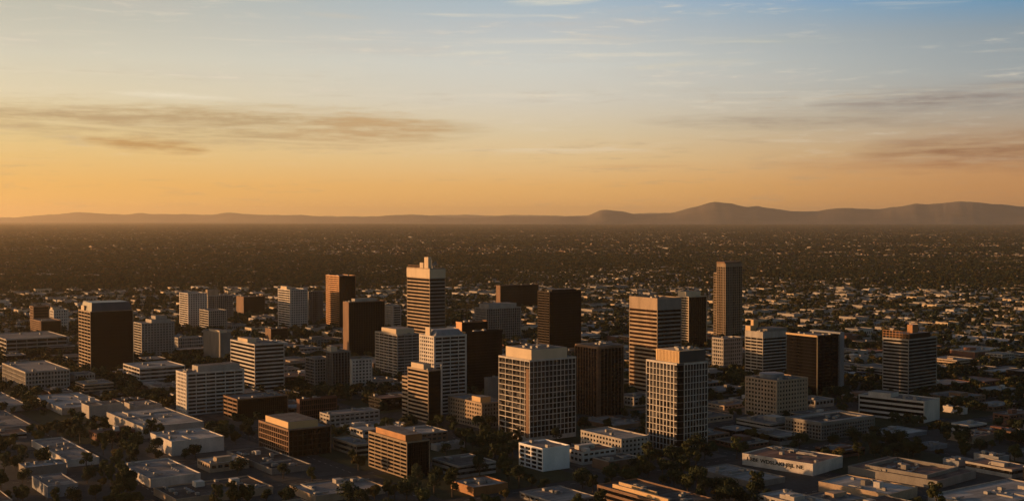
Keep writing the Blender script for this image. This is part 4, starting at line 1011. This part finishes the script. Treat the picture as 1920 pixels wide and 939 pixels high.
# ------------------------------------------------------------------ far city: instanced masses nobody could count
def scatter(name, pts, scl, rot, protos, kind='stuff'):
    """one object whose geometry nodes put a random prototype on every point"""
    pc = bpy.data.collections.new(name + '_kinds')
    for p in protos: pc.objects.link(p)
    me = bpy.data.meshes.new(name); me.from_pydata([tuple(p) for p in pts], [], [])
    a = me.attributes.new('sc', 'FLOAT_VECTOR', 'POINT'); a.data.foreach_set('vector', np.asarray(scl, dtype=np.float32).ravel())
    a = me.attributes.new('rz', 'FLOAT_VECTOR', 'POINT'); r3 = np.zeros((len(pts), 3), dtype=np.float32); r3[:, 2] = rot; a.data.foreach_set('vector', r3.ravel())
    o = link(name, me); tag(o, kind=kind)
    gt = bpy.data.node_groups.new(name + '_nodes', 'GeometryNodeTree')
    gt.interface.new_socket('Geometry', in_out='INPUT', socket_type='NodeSocketGeometry'); gt.interface.new_socket('Geometry', in_out='OUTPUT', socket_type='NodeSocketGeometry')
    gi, go = gt.nodes.new('NodeGroupInput'), gt.nodes.new('NodeGroupOutput')
    ip = gt.nodes.new('GeometryNodeInstanceOnPoints'); ci = gt.nodes.new('GeometryNodeCollectionInfo')
    ci.inputs['Collection'].default_value = pc; ci.inputs['Separate Children'].default_value = True; ci.inputs['Reset Children'].default_value = True
    na = gt.nodes.new('GeometryNodeInputNamedAttribute'); na.data_type = 'FLOAT_VECTOR'; na.inputs['Name'].default_value = 'sc'
    nb = gt.nodes.new('GeometryNodeInputNamedAttribute'); nb.data_type = 'FLOAT_VECTOR'; nb.inputs['Name'].default_value = 'rz'
    er = gt.nodes.new('FunctionNodeEulerToRotation'); gt.links.new(nb.outputs[0], er.inputs[0])
    gt.links.new(gi.outputs[0], ip.inputs['Points']); gt.links.new(ci.outputs[0], ip.inputs['Instance']); ip.inputs['Pick Instance'].default_value = True
    gt.links.new(er.outputs[0], ip.inputs['Rotation']); gt.links.new(na.outputs[0], ip.inputs['Scale']); gt.links.new(ip.outputs[0], go.inputs[0])
    md = o.modifiers.new('scatter', 'NODES'); md.node_group = gt
    return o
def wedge(n, d0, d1, power=1.0, m_=1.5):
    """random points in the view wedge; power 1 = even area density, below 1 = denser close by"""
    u = rng.random(n); e = 2.0 * power
    d = (d0 ** e + u * (d1 ** e - d0 ** e)) ** (1 / e) if abs(e) > 1e-6 else d0 * (d1 / d0) ** u
    a = np.radians(rng.uniform(-22.6 - m_, 22.6 + m_, n))
    return np.stack([np.sin(a) * d, np.cos(a) * d], 1), d
# distant houses and shops, unit boxes of 1 x 1 x 1 scaled to size, with roof overhang, windows and chimney
def house_proto(i, wm, rm, gable):
    m = MB(); m.box(-.5, .5, -.5, .5, 0, .8 if gable else .92)
    if gable:
        n = m.n; m.v += [(-.54,-.56,.78),(.54,-.56,.78),(.54,.56,.78),(-.54,.56,.78),(-.54,0,1.25),(.54,0,1.25)]
        m.f += [(0+n,1+n,5+n,4+n),(2+n,3+n,4+n,5+n),(0+n,4+n,3+n),(1+n,2+n,5+n)]; m.mi += [1,1,0,0]; m.n += 6
    else:
        m.box(-.48, .48, -.48, .48, .92, .95, 1); m.box(-.5, .5, -.5, -.48, .92, 1); m.box(-.5, .5, .48, .5, .92, 1); m.box(-.5, -.48, -.48, .48, .92, 1); m.box(.48, .5, -.48, .48, .92, 1)
        m.box(-.2, .0, -.1, .15, .95, 1.15, 1)
    k = 4 if gable else 7
    for j in range(k):
        p = -.5 + (j + .25) / k; q = p + .45 / k
        m.box(p, q, -.507, -.49, .3, .62, 2); m.box(-.507, -.49, p, q, .3, .62, 2)
    me = m.mesh('house_kind'); 
    for mm in (MATS[wm], MATS[rm], MATS['glass']): me.materials.append(mm)
    me.polygons.foreach_set('material_index', m.mi)
    return bpy.data.objects.new('house_kind', me)
HP = [house_proto(i, *q) for i, q in enumerate([('pale_concrete', 'gravel_roof', False), ('tan_stone', 'dark_roof', True), ('tan_stone', 'dark_roof', True), ('white_paint', 'white_roof', False), ('pale_concrete', 'gravel_roof', False), ('brown_panel', 'dark_roof', True), ('cream_panel', 'dark_roof', False), ('pale_concrete', 'dark_roof', True)])]
bigs, smalls = [], []
for dd, x, y, bw, bd, h in far_lots: bigs.append(((x, y, .15), (bw, bd, h), YAW))
hp, d = wedge(4600, 1750, 7000, 0.42)
for i, (p, dd) in enumerate(zip(hp, d)):
    if math.degrees(math.atan2(p[0], p[1])) < -4 and rng.random() < .5: continue
    u, v = p[0]*D2[0] + p[1]*D2[1], p[0]*D1[0] + p[1]*D1[1]
    u = round(u / 21) * 21 + rng.normal() * 2; v = round(v / 42) * 42 + rng.choice([-9, 9]) + rng.normal() * 2
    x, y = uv(u, v)
    if dd < 3000 and blocked(x, y, 9): continue
    (smalls if rng.random() > .03 else bigs).append(((x, y, 0), (rng.uniform(8, 13), rng.uniform(9, 17), rng.uniform(3.0, 4.4)) , YAW + (math.pi/2 if rng.random() < .3 else 0) + rng.normal() * .03))
# commercial strips: rows of larger sheds at a few distances, as in the photograph
for (xa, ya, xb, yb, n) in ((640, 497, 960, 512, 60), (960, 505, 1280, 520, 110), (1090, 500, 1330, 512, 50), (1400, 535, 1920, 560, 110), (1560, 575, 1920, 610, 70), (1850, 486, 1920, 492, 16), (1400, 520, 1640, 535, 40), (560, 440, 640, 436, 10), (0, 512, 180, 518, 22), (1080, 560, 1180, 600, 20), (840, 570, 1000, 590, 20), (240, 540, 420, 560, 24), (1430, 560, 1640, 600, 36), (0, 560, 60, 590, 12), (860, 520, 1340, 545, 80)):
    for _ in range(n):
        x, y = ground_at(rng.uniform(xa, xb), rng.uniform(min(ya, yb), max(ya, yb)) + 3)
        if blocked(x, y, 26): continue
        bigs.append(((x, y, 0), (rng.uniform(10, 30), rng.uniform(14, 44), rng.uniform(3.5, 8)), YAW + rng.normal() * .05))
hp, d = wedge(16000, 3800, 16000, 0.5)
fars = []
for p, dd in zip(hp, d):
    u, v = p[0]*D2[0] + p[1]*D2[1], p[0]*D1[0] + p[1]*D1[1]
    k = math.sin(u*.0021 + 1.3*math.sin(v*.0013)) + math.sin(v*.0027 + 1.7*math.sin(u*.0011)) + .6*math.sin(u*.006)*math.sin(v*.005)
    if k < .15 + rng.normal() * .5: continue
    if rng.random() < .5: v = round(v / 400) * 400 + rng.choice([-16, 16])
    x, y = uv(u, v)
    fars.append(((x, y, 0), (rng.uniform(8, 15), rng.uniform(9, 18), rng.uniform(4.5, 6.5) + dd / 5000), YAW + rng.normal() * .08))
hp, d = wedge(420, 6000, 22000, 0.6)
for p, dd in zip(hp, d): fars.append(((p[0], p[1], 0), (rng.uniform(12, 36), rng.uniform(14, 60), rng.uniform(6, 12)), YAW + rng.normal() * .1))
scatter('distant_sheds', *zip(*bigs), [HP[0], HP[3], HP[4], HP[6]])
scatter('distant_houses', *zip(*smalls), HP[:3] + HP[4:])
HF = [house_proto(i, *q) for i, q in enumerate([('grey_concrete', 'gravel_roof', False), ('tan_stone', 'dark_roof', True), ('pale_concrete', 'gravel_roof', False), ('brown_panel', 'dark_roof', True), ('grey_concrete', 'dark_roof', True), ('warm_concrete', 'gravel_roof', False)])]
scatter('far_suburb_roofs', *zip(*fars), HF)
# trees
mid = [bpy.data.objects.new('tree_kind', crown_mesh('tree_kind', 90 + i, 10, 4.6, 260, .95, mt, 8)) for i, mt in enumerate(['leaf', 'leaf_dark', 'leaf_dry', 'leaf_dark'])]
farp = [bpy.data.objects.new('tree_kind', crown_mesh('tree_kind', 120 + i, 10, 8, 110, 1.9, mt, 9)) for i, mt in enumerate(['leaf', 'leaf_dark', 'leaf_dark', 'leaf_dry'])]
P, S_, Rr_ = [], [], []
for x, y in good[295:]: P.append((x, y, 0)); s_ = tr.uniform(.7, 1.2); S_.append((s_, s_, s_)); Rr_.append(tr.random() * 6)
def inhouse(pp):
    return None
tp, d = wedge(42000, 1150, 5600, 0.55)
for p, dd in zip(tp, d):
    if dd < 3000 and blocked(p[0], p[1], 2.5): continue
    P.append((p[0], p[1], 0)); s_ = tr.uniform(.6, 1.15); S_.append((s_, s_, s_)); Rr_.append(tr.random() * 6)
scatter('suburban_trees', P, S_, Rr_, mid)
P, S_, Rr_ = [], [], []
tp, d = wedge(70000, 3600, 32000, 0.36)
for p, dd in zip(tp, d):
    k = min(3.2, .8 + dd / 7000); P.append((p[0], p[1], -1)); s_ = tr.uniform(.6, 1.2); S_.append((s_ * k, s_ * k, s_ * (.75 + dd / 30000))); Rr_.append(tr.random() * 6)
scatter('far_woodland', P, S_, Rr_, farp)

# ------------------------------------------------------------------ haze
m = bpy.data.materials.new('haze_air'); m.use_nodes = True; nt = m.node_tree; nt.nodes.clear()
o_ = nt.nodes.new('ShaderNodeOutputMaterial'); pvn = nt.nodes.new('ShaderNodeVolumePrincipled')
pvn.inputs['Color'].default_value = (1.0, 0.84, 0.60, 1); pvn.inputs['Density'].default_value = 1.75e-5; pvn.inputs['Anisotropy'].default_value = 0.58
nt.links.new(pvn.outputs[0], o_.inputs['Volume'])
hz = MB(); hz.box(-64000, 64000, -3000, 64000, -40, 680)
tag(hz.build('haze', m), kind='stuff')
print('SCENE BUILT', len(bpy.data.objects))
